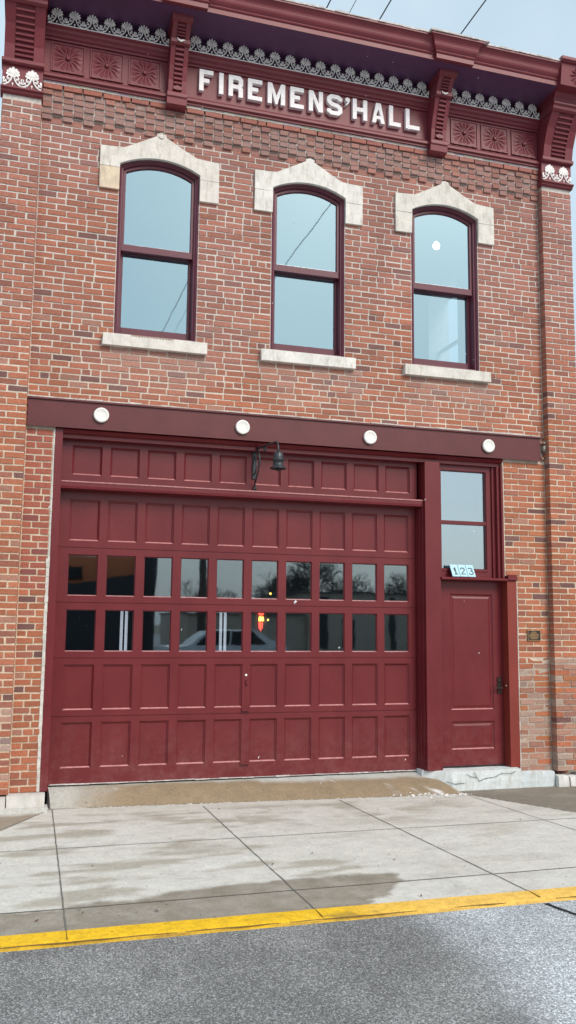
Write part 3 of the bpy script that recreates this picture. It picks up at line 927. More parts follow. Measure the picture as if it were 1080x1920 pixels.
# ---- brackets
def lean(mb, x0, x1, prof, yb_):
    """prof: list of (z, y) going up; block from yb_ to the profile"""
    pts = [(yb_, prof[0][0])] + [(y, z) for z, y in prof] + [(yb_, prof[-1][0])]
    mb.extr_x(pts, x0, x1)
def mid_bracket(c):
    m = MB(); w = .098
    yb_ = .0
    lean(m, c - w - .012, c + w + .012, [(7.262, -.10), (7.275, -.145), (7.345, -.15), (7.36, -.165), (7.40, -.165), (7.42, -.15)], yb_)
    low = [(7.42, -.135), (7.55, -.150), (7.70, -.195), (7.82, -.245), (7.885, -.27)]
    up = [(7.955, -.295), (8.03, -.335), (8.085, -.385)]
    def off(p, d): return [(z, y + d) for z, y in p]
    for P in (low, up):
        lean(m, c - w + .004, c + w - .004, off(P, .022), yb_)
        lean(m, c - w, c - w + .05, P, yb_); lean(m, c + w - .05, c + w, P, yb_)
    lean(m, c - w - .006, c + w + .006, [(7.885, -.285), (7.90, -.31), (7.94, -.312), (7.955, -.295)], yb_)
    lean(m, c - w - .016, c + w + .016, [(8.085, -.39), (8.10, -.425), (8.148, -.435)], yb_)
    def yat(P, z):
        for (z0, y0), (z1, y1) in zip(P, P[1:]):
            if z0 <= z <= z1: return lerp(y0, y1, (z - z0) / (z1 - z0))
        return P[-1][1]
    o = m.build('bracket', 'cornice', BLD)
    s = MB()
    for P, za, zb_, n in ((low, 7.455, 7.875, 9), (up, 7.965, 8.075, 4)):
        for q in range(n):
            z = lerp(za, zb_, (q + .5) / n); y = yat(P, z); h = (zb_ - za) / n * .27
            s.extr_x([(y + .024, z - h), (y - .006, z - h), (y - .010, z + h * .6), (y + .024, z + h)], c - w + .053, c + w - .053)
        s.build('slats', 'cornice', o); s = MB()
    s = MB()                             # leaf boss at the foot of the slats
    for sg in (-1, 0, 1): petal(s, c, 7.425, math.radians(sg * 50), .055, .04, -.175, -.15)
    s.build('leaf_boss', 'cornice', o)
    s = MB()
    s.tube([(c - .04, -.318, 7.945), (c - .028, -.322, 7.918), (c, -.325, 7.905), (c + .022, -.322, 7.918), (c + .045, -.318, 7.93)], [.004, .009, .013, .011, .003], 6)
    s.build('bare_metal_scrap', 'white_iron', o)
for c in BR: mid_bracket(c)

def end_bracket(x0, x1):
    m = MB()
    lean(m, x0 - .02, x1 + .012, [(7.085, -.11), (7.095, -.135), (7.115, -.14), (7.125, -.165), (7.14, -.165)], .0)
    lean(m, x0 - .008, x1, [(7.14, -.122), (7.40, -.122)], .0)
    lean(m, x0 - .02, x1 + .008, [(7.40, -.15), (7.41, -.175), (7.445, -.175), (7.455, -.16)], .0)
    P = [(7.455, -.155), (7.60, -.185), (7.78, -.265), (7.93, -.375)]
    rails = .105
    lean(m, x0 + .004, x1 - .004, [(z, y + .022) for z, y in P], .0)
    lean(m, x0, x0 + rails, P, .0); lean(m, x1 - rails, x1, P, .0)
    lean(m, x0 - .012, x1 + .012, [(7.93, -.39), (7.95, -.415), (7.985, -.42), (8.0, -.445), (8.02, -.445), (8.03, -.42)], .0)
    lean(m, x0, x1, [(8.03, -.405), (8.08, -.42), (8.14, -.46)], .0)
    lean(m, x0 - .025, x1 + .025, [(8.14, -.60), (8.40, -.64)], .0)
    lean(m, x0 - .05, x1 + .05, [(8.40, -.66), (8.42, -.69), (8.455, -.69)], .0)
    o = m.build('bracket', 'cornice', BLD)
    s = MB()
    def yat(z):
        for (z0, y0), (z1, y1) in zip(P, P[1:]):
            if z0 <= z <= z1: return lerp(y0, y1, (z - z0) / (z1 - z0))
    n = 9
    for q in range(n):
        z = lerp(7.475, 7.915, (q + .5) / n); y = yat(z); h = .0125
        s.extr_x([(y + .024, z - h), (y - .004, z - h), (y - .009, z + h * .5), (y + .024, z + h)], x0 + rails + .003, x1 - rails - .003)
    s.build('slats', 'cornice', o)
    s = MB(); c = (x0 + x1) / 2
    def F(p): return (p[0], p[1], p[2])
    for q in range(10):
        t = 2 * PI * q / 10; d = Vector((math.cos(t), 0, math.sin(t))); nrm = Vector((-d.z, 0, d.x))
        oo = Vector((c, -.618, 8.27)); a = oo + d * .02; tip = oo + d * .115; w = .022
        def lay(p): return Vector((p.x, -.60 - (p.z - 8.14) / .26 * .04 - .002, p.z))
        I = [s.vert(lay(a)), s.vert(lay(oo + d * .09 - nrm * w)), s.vert(lay(tip)), s.vert(lay(oo + d * .09 + nrm * w)), s.vert(lay(oo + d * .065) + Vector((0, -.018, 0)))]
        for e in ((0, 1, 4), (1, 2, 4), (2, 3, 4), (3, 0, 4)): s.face([I[k] for k in e])
    s.build('star_boss', 'cornice', o)
    cresting(x0 + .002, x1 - .012, 2, 7.150, -.128, .225, o, 'palmette_ornament', 1.5)
end_bracket(-.452, -.052); end_bracket(5.978, 6.392)

# ================================================================== THINGS ON THE FACADE
# ---- raised lettering
def thick(pts, w):
    L, R_ = [], []
    n = len(pts)
    for k, p in enumerate(pts):
        a = Vector(pts[max(0, k - 1)]); b_ = Vector(p); c = Vector(pts[min(n - 1, k + 1)])
        d1 = (b_ - a).normalized() if k > 0 else (c - b_).normalized()
        d2 = (c - b_).normalized() if k < n - 1 else d1
        n1 = Vector((-d1.y, d1.x)); n2 = Vector((-d2.y, d2.x)); m = (n1 + n2).normalized()
        l = w / 2 / max(.5, m.dot(n1))
        L.append(tuple(b_ + m * l)); R_.append(tuple(b_ - m * l))
    return L + R_[::-1]
LH, ST = .255, .050
def glyph(ch, w):
    h, s = LH, ST
    if ch == 'F': return [[(0, 0), (s, 0), (s, h * .40), (w * .72, h * .40), (w * .72, h * .40 + s * .95), (s, h * .40 + s * .95), (s, h - s), (w, h - s), (w, h), (0, h)]], []
    if ch == 'I': return [[(0, 0), (w, 0), (w, h), (0, h)]], []
    if ch == 'R': return [[(0, 0), (s, 0), (s, .38 * h), (w - s - .014, .38 * h), (w - s, .33 * h), (w - s, 0), (w, 0), (w, .42 * h), (w - .018, .49 * h), (w, .56 * h), (w, h - .035), (w - .035, h), (0, h)]], [[(s, .57 * h), (w - s - .01, .57 * h), (w - s, .62 * h), (w - s, h - s - .012), (w - s - .012, h - s), (s, h - s)]]
    if ch == 'E': return [[(0, 0), (w, 0), (w, s), (s, s), (s, h * .42), (w * .72, h * .42), (w * .72, h * .42 + s * .9), (s, h * .42 + s * .9), (s, h - s), (w, h - s), (w, h), (0, h)]], []
    if ch == 'M': return [[(0, 0), (s, 0), (s, h * .60), (w / 2 - .012, .0), (w / 2 + .012, .0), (w - s, h * .60), (w - s, 0), (w, 0), (w, h), (w - s * 1.0, h), (w / 2, h * .40), (s * 1.0, h), (0, h)]], []
    if ch == 'N': return [[(0, 0), (s, 0), (s, h * .62), (w - s * 1.05, 0), (w, 0), (w, h), (w - s, h), (w - s, h * .38), (s * 1.05, h), (0, h)]], []
    if ch == 'H': return [[(0, 0), (s, 0), (s, h * .40), (w - s, h * .40), (w - s, 0), (w, 0), (w, h), (w - s, h), (w - s, h * .40 + s), (s, h * .40 + s), (s, h), (0, h)]], []
    if ch == 'L': return [[(0, 0), (w, 0), (w, s), (s, s), (s, h), (0, h)]], []
    if ch == 'A': return [[(0, 0), (s * .98, 0), (s * 1.18, h * .2), (w - s * 1.18, h * .2), (w - s * .98, 0), (w, 0), (w / 2 + .03, h), (w / 2 - .03, h)]], [[(w / 2 - .030, h * .36), (w / 2 + .030, h * .36), (w / 2 + .004, h * .66), (w / 2 - .004, h * .66)]]
    if ch == 'S':
        q = s / 2
        return [thick([(w - q, h * .72), (w - q, h * .82), (w - q - .03, h - q), (q + .03, h - q), (q, h * .80), (q, h * .65), (q + .03, h * .535), (w - q - .03, h * .465), (w - q, h * .36), (w - q, h * .2), (w - q - .03, q), (q + .03, q), (q, h * .18), (q, h * .28)], s)], []
    if ch == "'": return [[(.012, .150), (.040, .168), (.060, .200), (.064, .228), (.052, .247), (.030, .252), (.010, .240), (.005, .218), (.016, .200), (.034, .197), (.030, .180), (.006, .160)]], []
SIGN = empty('building_sign', (2.97, -.03, 7.53), "white raised block letters reading FIREMENS'HALL on the maroon frieze", 'sign')
LET = [('F', 1.625, 1.784), ('I', 1.852, 1.902), ('R', 1.963, 2.129), ('E', 2.187, 2.355), ('M', 2.421, 2.629), ('E', 2.691, 2.855), ('N', 2.918, 3.090), ('S', 3.142, 3.330), ("'", 3.362, 3.43), ('H', 3.462, 3.645), ('A', 3.707, 3.870), ('L', 3.927, 4.077), ('L', 4.142, 4.322)]
lm = MB()
for ch, a, b_ in LET:
    outs, holes = glyph(ch, b_ - a)
    for ol in outs:
        lm.prism([(x + a, z + 7.534) for x, z in ol], [[(x + a, z + 7.534) for x, z in hl] for hl in holes], -.082, -.028)
lm.build('lettering', 'letter', SIGN)

# ---- rosettes on the beam
ros = None
for (x, z), lab in zip(((.691, 3.742), (2.199, 3.728), (3.686, 3.722), (5.190, 3.726)),
                       ('white round rosette on the beam, under the left arched window', 'white round rosette on the beam, just left above the black gooseneck lamp',
                        'white round rosette on the beam, between the lamp and the entry post', 'white round rosette on the beam, above the entry door transom window')):
    if ros is None:
        m = MB(); m.lathe((x, -.034, z), [(.072, 0), (.079, .010), (.079, .026), (.073, .033), (.062, .035), (.059, .033), (.02, .034)], 28, 'y')
        ros = m.build('rosette', 'rosette', None, (x, -.034, z)); o = ros
    else: o = copy_tree(ros, (x, -.034, z))
    tag(o, lab, 'rosette', 'white rosettes along the maroon beam')

# ---- gooseneck lamp
LX = 2.385
LAMP = empty('gooseneck_lamp', (LX, .15, 3.05), 'black iron gooseneck lamp on a scrolled bracket above the garage door', 'wall lamp')
m = MB()
arm = [(LX, .148, 3.535), (LX, .0, 3.516), (LX, -.30, 3.485), (LX, -.62, 3.455)]
for q in range(9):
    t = q / 8 * PI * .5; arm.append((LX, -.72 - .10 * math.sin(t), 3.345 + .10 * math.cos(t)))
arm.append((LX, -.822, 3.30))
m.tube(arm, .0115, 8)
m.build('lamp_arm', 'iron', LAMP)
m = MB()
def spline(P, n=6):
    out = []
    for k in range(len(P) - 1):
        p0, p1, p2, p3 = (Vector(P[max(0, k - 1)]), Vector(P[k]), Vector(P[k + 1]), Vector(P[min(len(P) - 1, k + 2)]))
        for q in range(n):
            t = q / n; out.append(.5 * ((2 * p1) + (p2 - p0) * t + (2 * p0 - 5 * p1 + 4 * p2 - p3) * t * t + (3 * p1 - p0 - 3 * p2 + p3) * t ** 3))
    out.append(Vector(P[-1])); return out
m.tube(spline([(LX, .02, 3.505), (LX, -.055, 3.46), (LX, -.085, 3.38), (LX, -.05, 3.28), (LX, .06, 3.18), (LX, .125, 3.11), (LX, .11, 3.062), (LX, .06, 3.072), (LX, .065, 3.10)]), .0095, 7)
m.tube(spline([(LX, .13, 3.45), (LX, .08, 3.40), (LX, .05, 3.33), (LX, .085, 3.27), (LX, .13, 3.25)]), .008, 7)
m.tube([(LX, -.30 + .03 * math.cos(t), 3.455 + .03 * math.sin(t)) for t in [2 * PI * q / 10 for q in range(10)]], .008, 6, closed=True)
m.box(LX - .02, LX + .02, .13, .152, 3.20, 3.50)
m.build('scroll_bracket', 'iron', LAMP)
m = MB(); m.lathe((LX, -.822, 0), [(.016, 3.335), (.024, 3.32), (.046, 3.312), (.05, 3.30), (.05, 3.255), (.062, 3.248), (.064, 3.235), (.05, 3.228), (.052, 3.19), (.062, 3.175), (.080, 3.162), (.084, 3.152), (.078, 3.148), (.04, 3.165), (.02, 3.168)][::-1], 22)
m.build('lamp_shade', 'iron', LAMP)
m = MB(); m.lathe((LX, -.822, 0), [(.008, 3.128), (.024, 3.138), (.028, 3.152), (.018, 3.168)], 12); m.build('bulb', 'dark', LAMP)

# ---- small bronze plaque
PQ = empty('wall_plaque', (5.762, -.005, 1.45), 'small black and bronze plaque screwed to the brick pier by the door', 'plaque')
m = MB(); m.box(5.676, 5.848, -.014, -.003, 1.450, 1.570); m.build('plaque_plate', 'plq', PQ)
m = MB(); rect_ring(m, 5.676, 5.848, 1.450, 1.570, [(0, -.012), (0, -.019), (.005, -.019), (.005, -.013)]); m.build('plaque_border', 'gold', PQ)
m = MB(); r = random.Random(4)
for q, (z, w) in enumerate(((1.550, .05), (1.537, .09), (1.520, .13), (1.505, .13), (1.490, .12), (1.473, .09))):
    x = 5.762 - w / 2
    while x < 5.762 + w / 2:
        e = min(x + r.uniform(.008, .02), 5.762 + w / 2); m.box(x, e - .003, -.0165, -.0135, z - .004, z + .004); x = e
m.build('plaque_lettering', 'gold', PQ)

# ---- 1 2 3 number tiles leaning on the transom glass
def digit(ch):
    if ch == '1': return [[(-.012, .098), (.0, .112), (.008, .118), (.008, .03)], [(-.014, .03), (.028, .03)]]
    if ch == '2': return [[(-.026, .095), (-.020, .110), (-.004, .118), (.014, .114), (.024, .100), (.020, .084), (-.026, .034), (.028, .034)]]
    return [[(-.024, .106), (-.012, .117), (.008, .117), (.022, .106), (.022, .092), (.006, .079), (-.006, .078)], [(.004, .079), (.022, .070), (.026, .052), (.016, .036), (-.002, .030), (-.018, .034), (-.026, .046)]]
tw = .094
for q, (ch, lab) in enumerate((('1', 'pale number tile with the digit 1 leaning on the transom glass'), ('2', 'pale number tile with the digit 2 between tiles 1 and 3'), ('3', 'pale number tile with the digit 3 leaning on the transom glass'))):
    cx = 4.768 + q * (tw + .007)
    t = empty('number_tile', (cx, -.005, 2.174), lab, 'number tile', 'house number tiles over the entry door')
    lean_a = math.radians(30)
    sk = math.tan(0)
    def T(p, cx=cx): return (cx + p[0], -.005 + p[2] * math.sin(lean_a) * 1.0 + p[1] * math.cos(lean_a), 2.175 + p[2] * math.cos(lean_a) - p[1] * math.sin(lean_a))
    m = MB(); m.prism([(-tw / 2, .0), (tw / 2, .0), (tw / 2, .162), (-tw / 2, .162)], None, -.006, .004, T=T)
    m.build('tile', 'tile', t)
    m = MB()
    for pl in digit(ch): m.prism(thick(pl, .011), None, -.009, -.0055, T=T)
    m.build('digit', 'digit', t)

# ================================================================== THINGS INSIDE
m = empty('hanging_lamp', (4.85, 1.2, 5.9), 'small lit warm lamp hanging inside the upper right window', 'lamp')
t = MB(); t.tube([(5.314, 1.5, 7.4), (5.314, 1.5, 6.98)], .006, 6); t.build('lamp_cord', 'dark', m)
t = MB(); t.lathe((5.314, 1.5, 6.80), [(.015, .04), (.04, .055), (.05, .09), (.035, .13), (.015, .15)], 16); t.build('lamp_globe', 'lamp_on', m)
m = empty('neon_sign', (2.825, .9, 1.5), 'red and yellow lit neon sign glowing behind the garage windows', 'neon sign')
t = MB()
for dx, za, zb_ in ((-.030, 1.715, 1.765), (-.010, 1.700, 1.770), (.010, 1.705, 1.772), (.030, 1.715, 1.760), (-.022, 1.555, 1.635), (-.005, 1.53, 1.625), (.018, 1.56, 1.63)):
    t.tube([(2.69 + dx * .8, .9, za), (2.69 + dx, .9, zb_)], .0065, 5)
t.tube([(2.655, .9, 1.772), (2.725, .9, 1.772)], .005, 5); t.tube([(2.69, .905, 1.54), (2.69, .905, 1.77)], .005, 5); t.build('red_tube', 'neon_red', m)
t = MB()
for dx in (-.026, -.009, .009, .026): t.tube([(2.69 + dx, .89, 1.645), (2.69 + dx * .8, .89, 1.695)], .008, 5)
t.build('yellow_tube', 'neon_yel', m)
t = MB(); t.lathe((2.775, .9, 1.66), [(.004, -.012), (.013, 0), (.004, .012)], 8); t.build('small_bulb', 'neon_yel', m)
t = MB(); t.lathe((2.80, .9, 1.968), [(.004, -.014), (.015, 0), (.004, .014)], 8); t.build('top_bulb', 'neon_yel', m)
t = MB(); t.box(2.625, 2.775, .93, .95, 1.30, 1.80); t.tube([(2.695, .94, 1.3), (2.695, .94, -.02)], .02, 6); t.build('sign_stand', 'dark', m)
for xx, lab in ((1.01, 'pair of thin white vertical tubes glowing behind the second window column'), (2.08, 'pair of thin white vertical tubes glowing behind the fifth window column')):
    m = MB(); m.tube([(xx, .32, -.02), (xx, .32, 1.80)], .015, 8); m.tube([(xx + .05, .32, -.02), (xx + .05, .32, 1.80)], .015, 8); m.box(xx - .03, xx + .08, .30, .34, -.02, .02)
    tag(m.build('glowing_tube', 'white_pipe'), lab, 'tube light', 'glowing tubes inside the garage')  # white tubes with a weak glow added, not known to be lights

# ================================================================== GROUND
SL = .03
def gz(y): return -.2 - SL * y
def fnoise(x, y, s, seed=0): return .6 * nz(x * s, y * s, seed) + .3 * nz(x * s * 2.3, y * s * 2.3, seed + 5) + .15 * nz(x * s * 5.1, y * s * 5.1, seed + 8)
def pside(px, py, a, b_): return (b_[0] - a[0]) * (py - a[1]) - (b_[1] - a[1]) * (px - a[0])
FL_L = ((.35, -.03), (-.36, -1.52)); FL_R = ((4.62, -.20), (5.55, -2.55))
DRY = (.62, .60, .545); STAIN = (.35, .31, .245); BROWN = (.235, .205, .165); WETBR = (.285, .215, .14)
def walk_tone(x, y):
    c = DRY
    # new driveway slab: faint drying stains drawn out along the street
    n = fnoise(x * .55, y * 1.7, 2.0, 1)
    st_ = sstep(.04, .26, n + .10 * fnoise(x, y * 2, 9, 44)) * (.9 if x < 2.4 else .35) * sstep(-.15, -.6, y)
    if x > 2.0: st_ = max(st_, sstep(-.05, .25, fnoise(x * .6, y * 1.3, 2.2, 14)) * .9 * sstep(-1.75, -1.2, y) * sstep(-.3, -.55, y) * sstep(4.6, 4.0, x))
    c = mixt(c, STAIN, st_ * .8)
    c = mixt(c, (.68, .67, .63), .6 * sstep(.1, .5, fnoise(x, y, 1.1, 30)))
    # wet strip along the kerb
    e = .05 * fnoise(x, y, 5, 3)
    lim = -3.45 - e
    if x < 2.6:
        top = lerp(-3.50, -3.20, sstep(-.2, 2.0, x)) + .10 * fnoise(x, y, 2.5, 6) + .05 * fnoise(x * .7, y * 1.5, 9, 16)
        rt = 2.56 - max(0, (-3.45 - y)) * .95 + e * 2
        rt += .10 * fnoise(x * .8, y * 1.6, 6, 26)
        w = sstep(top + .025, top - .035, y) * sstep(rt + .03, rt - .03, x) * (.88 + .35 * fnoise(x, y, 5, 46)); w = max(0, min(1, w))
        c = mixt(c, (.265, .228, .18), w)
    # older flanking pavement
    if pside(x, y, *FL_L) < 0 and x < .36:
        c = mixt((.52, .50, .46), (.335, .28, .215), sstep(-.22, -.34, y + .1 * fnoise(x, y, 3, 2)))
    if pside(x, y, *FL_R) > 0 and x > 4.5:
        c = mixt(BROWN, (.36, .33, .29), .6 * sstep(.0, .5, fnoise(x, y, 1.5, 12)))
    k = 1 + .10 * fnoise(x, y * 1.4, 9, 21)
    return tuple(v * k for v in c)
def sheet(mb, x0, x1, y0, y1, step, zf, tone, nx=None, ny=None):
    nx = nx or max(1, round((x1 - x0) / step)); ny = ny or max(1, round((y1 - y0) / step)); ids = []
    for j in range(ny + 1):
        y = lerp(y0, y1, j / ny)
        for i in range(nx + 1):
            x = lerp(x0, x1, i / nx); ids.append(mb.vert((x, y, zf(x, y)), tone(x, y)))
    for j in range(ny):
        for i in range(nx):
            a = j * (nx + 1) + i; mb.face((ids[a], ids[a + 1], ids[a + nx + 2], ids[a + nx + 1]))
KY = -3.93
sw = MB()
sheet(sw, -1.5, 8.0, KY, .31, .035, lambda x, y: gz(y) + .0015 * fnoise(x, y, 4), walk_tone)
sheet(sw, -40, -1.5, KY, .31, 1, lambda x, y: gz(y), lambda x, y: (.42, .39, .34), 40, 4)
sheet(sw, 8.0, 40, KY, .31, 1, lambda x, y: gz(y), lambda x, y: (.42, .39, .34), 40, 4)
def ribbon(mb, a, b_, w, tone, n=24, zf=gz, up=.003):
    a, b_ = Vector((*a, 0)), Vector((*b_, 0)); d = (b_ - a).normalized(); nr = Vector((-d.y, d.x, 0)); prev = None
    for q in range(n + 1):
        p = a.lerp(b_, q / n) + nr * .005 * nz(q * .9, a.x * 3, 2); ww = w * (1 + .45 * nz(q * 1.7, a.y * 2, 7))
        l, r_ = p - nr * ww / 2, p + nr * ww / 2
        cur = (mb.vert((l.x, l.y, zf(l.y) + up), tone), mb.vert((r_.x, r_.y, zf(r_.y) + up), tone))
        if prev: mb.face((prev[0], cur[0], cur[1], prev[1]))
        prev = cur
JT = (.17, .16, .14)
for (a, b_, w) in (((.366, -.05), (.312, KY), .009), ((1.81, -.27), (1.755, KY), .009), ((3.235, -.28), (3.20, KY), .009), ((4.66, -.30), (4.66, KY), .007),
                   (FL_L[0], FL_L[1], .011), (FL_R[0], FL_R[1], .009), ((-1.5, -3.47), (.31, -3.50), .012), ((.31, -3.50), (8, -3.44), .012)):
    ribbon(sw, a, b_, w, JT, 40)
ribbon(sw, (-1.5, -1.80), (8, -1.87), .016, (.42, .41, .38), 60)
for xx in (-1.13, 6.1, 7.5): ribbon(sw, (xx, -.1), (xx, KY), .012, JT, 30)
sw.box(-1.5, .318, -.175, -.02, -.30, -.150, (.56, .55, .52))
# salt crumbs at the foot of the ramp, white scale
r = random.Random(3)
struct(sw.build('sidewalk', 'conc'))
gr = MB()
for q in range(150):
    x = r.gauss(4.30, .22); y = -.20 - .10 * abs(r.gauss(0, 1)) - (x - 4.3) * .12
    if not 3.6 < x < 4.75: continue
    s_ = abs(r.gauss(.004, .007)) + .003
    zz = gz(y) + .002 + max(0, (y + .30)) * .25 * (x < 4.45)
    gr.box(x, x + s_ * 1.6, y, y + s_, zz, zz + s_ * .4, (.80, .80, .80), s_ * .3, r)
for q in range(260):
    x = r.uniform(.5, 4.5); y = lerp(-.02, -.30, (x - .35) / 4.25) - .012 + r.gauss(0, .012); s_ = r.uniform(.002, .006)
    gr.box(x, x + s_ * 2, y, y + s_, gz(y) + .002, gz(y) + .004 + s_ * .4, (.75, .74, .72), s_ * .3, r)
o = gr.build('road_salt', 'conc'); o['kind'] = 'stuff'; o['label'] = 'white crumbs of road salt along the foot of the brown ramp'

lf = MB(); r = random.Random(21)
for q in range(46):
    x = r.uniform(-.6, 5.6); y = r.uniform(-3.85, -.45) if q % 3 else r.uniform(-3.9, -3.5); s_ = r.uniform(.006, .02); t_ = r.uniform(0, PI); zz = gz(y) + .006
    c_, d_ = math.cos(t_), math.sin(t_); w_ = s_ * r.uniform(.25, .5)
    P = [(x + a * c_ - b_ * d_, y + a * d_ + b_ * c_, zz + h_) for a, b_, h_ in ((-s_, 0, 0), (0, -w_, .002), (s_, 0, .006), (0, w_, .003))]
    lf.quad(*P, tuple(v * r.uniform(.6, 1.3) for v in (.12, .075, .04)))
o = lf.build('leaf_litter', 'stone'); o['kind'] = 'stuff'; o['label'] = 'dry brown leaf bits scattered over the pavement slabs'
# the short concrete ramp up to the garage door
rp = MB(); nx, ny = 120, 14; ids = {}
for i in range(nx + 1):
    for j in range(ny + 1):
        u, t = i / nx, j / ny
        xt, xb = lerp(.322, 4.352, u), lerp(.352, 4.66, u)
        yb_ = lerp(-.03, -.30, sstep(0, 1, u) * .5 + u * .5); zb_ = gz(yb_) + .004
        x = lerp(xt, xb, t); y = lerp(.235, yb_, t)
        zz = lerp(-.020, zb_, t) + .028 * math.sin(PI * t) * (1 - .3 * u)
        dry = max(sstep(.95, .10, x - .35 + .35 * fnoise(x, y, 3, 3) + t * .30), sstep(.30, .05, t + .12 * fnoise(x, y, 2, 5) + .05 * (x < 2) - .0))
        if x > 2.5: dry = max(dry, sstep(.42, .2, t + .1 * fnoise(x, y, 3, 8)))
        c = mixt(WETBR, (.50, .505, .48), dry * .9)
        c = mixt(c, (.78, .78, .78), sstep(.35, .75, fnoise(x, y, 5, 33) + .55 * sstep(3.7, 4.45, x) * sstep(.5, .95, t)))
        kk = 1 + .12 * fnoise(x, y, 7, 9)
        ids[i, j] = rp.vert((x, y, zz), tuple(v * kk for v in c))
for i in range(nx):
    for j in range(ny): rp.face((ids[i, j], ids[i, j + 1], ids[i + 1, j + 1], ids[i + 1, j]))
for i, sg in ((0, 1), (nx, -1)):
    bot = [rp.vert((rp.v[ids[i, j]].x, rp.v[ids[i, j]].y, -.35), (.52, .52, .50)) for j in range(ny + 1)]
    top = [rp.vert(rp.v[ids[i, j]], (.55, .55, .53)) for j in range(ny + 1)]
    for j in range(ny): rp.face((bot[j], bot[j + 1], top[j + 1], top[j]) if sg > 0 else (top[j], top[j + 1], bot[j + 1], bot[j]))
struct(rp.build('concrete_ramp', 'conc'))

# yellow kerb
RZ = -.098
kb = MB()
def kerb_tone(x, y):
    n = fnoise(x, y, 3, 2)
    w = sstep(1.6, 2.6, x + .4 * n)
    c = mixt((.80, .48, .012), (.82, .50, .10), w)
    wear = sstep(.22, .5, fnoise(x * .8, y * 5, 3, 17)) * (1 - .5 * w)
    c = mixt(c, (.40, .24, .03), wear * .55)
    if 1.5 < x < 2.1: c = mixt(c, (.16, .11, .04), .6 * sstep(.1, .35, fnoise(x, y * 5, 4, 40)) * sstep(KY - .05, KY - .13, y))
    return c
NX = 330
pr = [(0, .004), (-.02, .004), (-.075, .002), (-.13, -.001), (-.146, -.004), (-.157, -.008), (-.164, -.014), (-.176, -.020), (-.215, -.027)]
ids = {}
for i in range(NX + 1):
    x = lerp(-1.5, 8, i / NX)
    for j, (dy, dz) in enumerate(pr):
        wob = .008 * nz(x * 3, j * .3, 4) * (j >= 7) + .010 * nz(x * 2.1, 9, 4) * (j == len(pr) - 1) + .006 * nz(x * 4, 3, 1) * (j == 0)
        c = kerb_tone(x, KY + dy)
        if j in (5, 6, 7): c = mixt(c, (.26, .15, .04), (.85 if j == 6 else .5) * max(0, min(1, .6 + 1.2 * nz(x * 4, 1, 1))) * (1 - .5 * sstep(2.0, 3.0, x)))
        ids[i, j] = kb.vert((x, KY + dy + wob, gz(KY) + dz), c)
for i in range(NX):
    for j in range(len(pr) - 1): kb.face((ids[i, j], ids[i, j + 1], ids[i + 1, j + 1], ids[i + 1, j]))
for xa, xb in ((-40, -1.5), (8, 40)):
    kb.extr_x([(KY + a, gz(KY) + c) for a, c in pr], xa, xb, (.45, .43, .40), ends=False)
for xx in (.312, 1.755, 3.20, 4.66): kb.box(xx - .002, xx + .002, KY - .14, KY, gz(KY) + .001, gz(KY) + .0065, (.25, .16, .02))
for (xa, xb) in ((-1.4, -.3), (-.2, .9), (.95, 1.5), (1.55, 2.35), (2.6, 2.95), (3.3, 3.6)):
    prev = None
    for q in range(41):
        x = lerp(xa, xb, q / 40); wv = (.0055 * math.sin(PI * q / 40) + .001) * (1 + .8 * nz(x * 9, 2, 2)); yy = KY - .157 + .006 * nz(x * 5, 7, 1)
        cur = (kb.vert((x, yy - wv, gz(KY) - .0075), (.20, .12, .03)), kb.vert((x, yy + wv, gz(KY) - .0050), (.20, .12, .03)))
        if prev: kb.face((prev[0], cur[0], cur[1], prev[1]))
        prev = cur
struct(kb.build('kerb', 'kerb'))

# street
rd = MB()
RB = [(3.4, -3.9), (2.30, -4.15), (2.42, -4.5), (2.36, -4.82), (2.30, -5.06), (2.24, -5.34), (2.20, -5.6), (2.1, -6.2), (1.8, -8), (1.5, -12)]
def bx(y):
    for (x0, y0), (x1, y1) in zip(RB, RB[1:]):
        if y1 <= y <= y0: return lerp(x0, x1, (y - y0) / (y1 - y0))
    return RB[-1][0]
def road_tone(x, y):
    d = x - bx(y) + .16 * fnoise(x, y, 3.2, 2)
    k = sstep(-.22, .28, d)
    dk = mixt((.215, .213, .21), (.265, .262, .258), sstep(-.2, .3, fnoise(x, y, 1.3, 4)))
    lt = mixt((.50, .525, .55), (.43, .455, .475), sstep(-.2, .35, fnoise(x, y, 2.0, 8)))
    c = mixt(dk, lt, k)
    if x > 2.9: c = mixt(c, (.2, .21, .22), .7 * sstep(.25, .45, fnoise(x, y, 3.5, 50)))
    return c
def rz(x, y): return RZ - .004 + .02 * sstep(-4.15, -8.5, y) * 1.0
sheet(rd, -1.5, 7.0, -7.0, -4.06, .04, rz, road_tone)
sheet(rd, -60, -1.5, -13, -4.06, 2, rz, lambda x, y: (.24, .24, .245)); sheet(rd, 7, 60, -13, -4.06, 2, rz, lambda x, y: (.36, .38, .40)); sheet(rd, -1.5, 7, -13, -7.0, .2, rz, road_tone)
def rzy(y): return rz(0, y)
prev = None
ribbon(rd, (3.20, -4.13), (3.27, -4.42), .03, (.03, .03, .032), 12, rzy, .004)
struct(rd.build('street', 'road'))
pk = MB(); sheet(pk, -80, 80, -130, -13, 8, lambda x, y: RZ + .015, lambda x, y: (.30, .31, .32)); struct(pk.build('parking_lot', 'road'))
g = MB(); g.quad((-1500, -1500, -.6), (1500, -1500, -.6), (1500, 1500, -.6), (-1500, 1500, -.6)); struct(g.build('ground', 'lawn'))

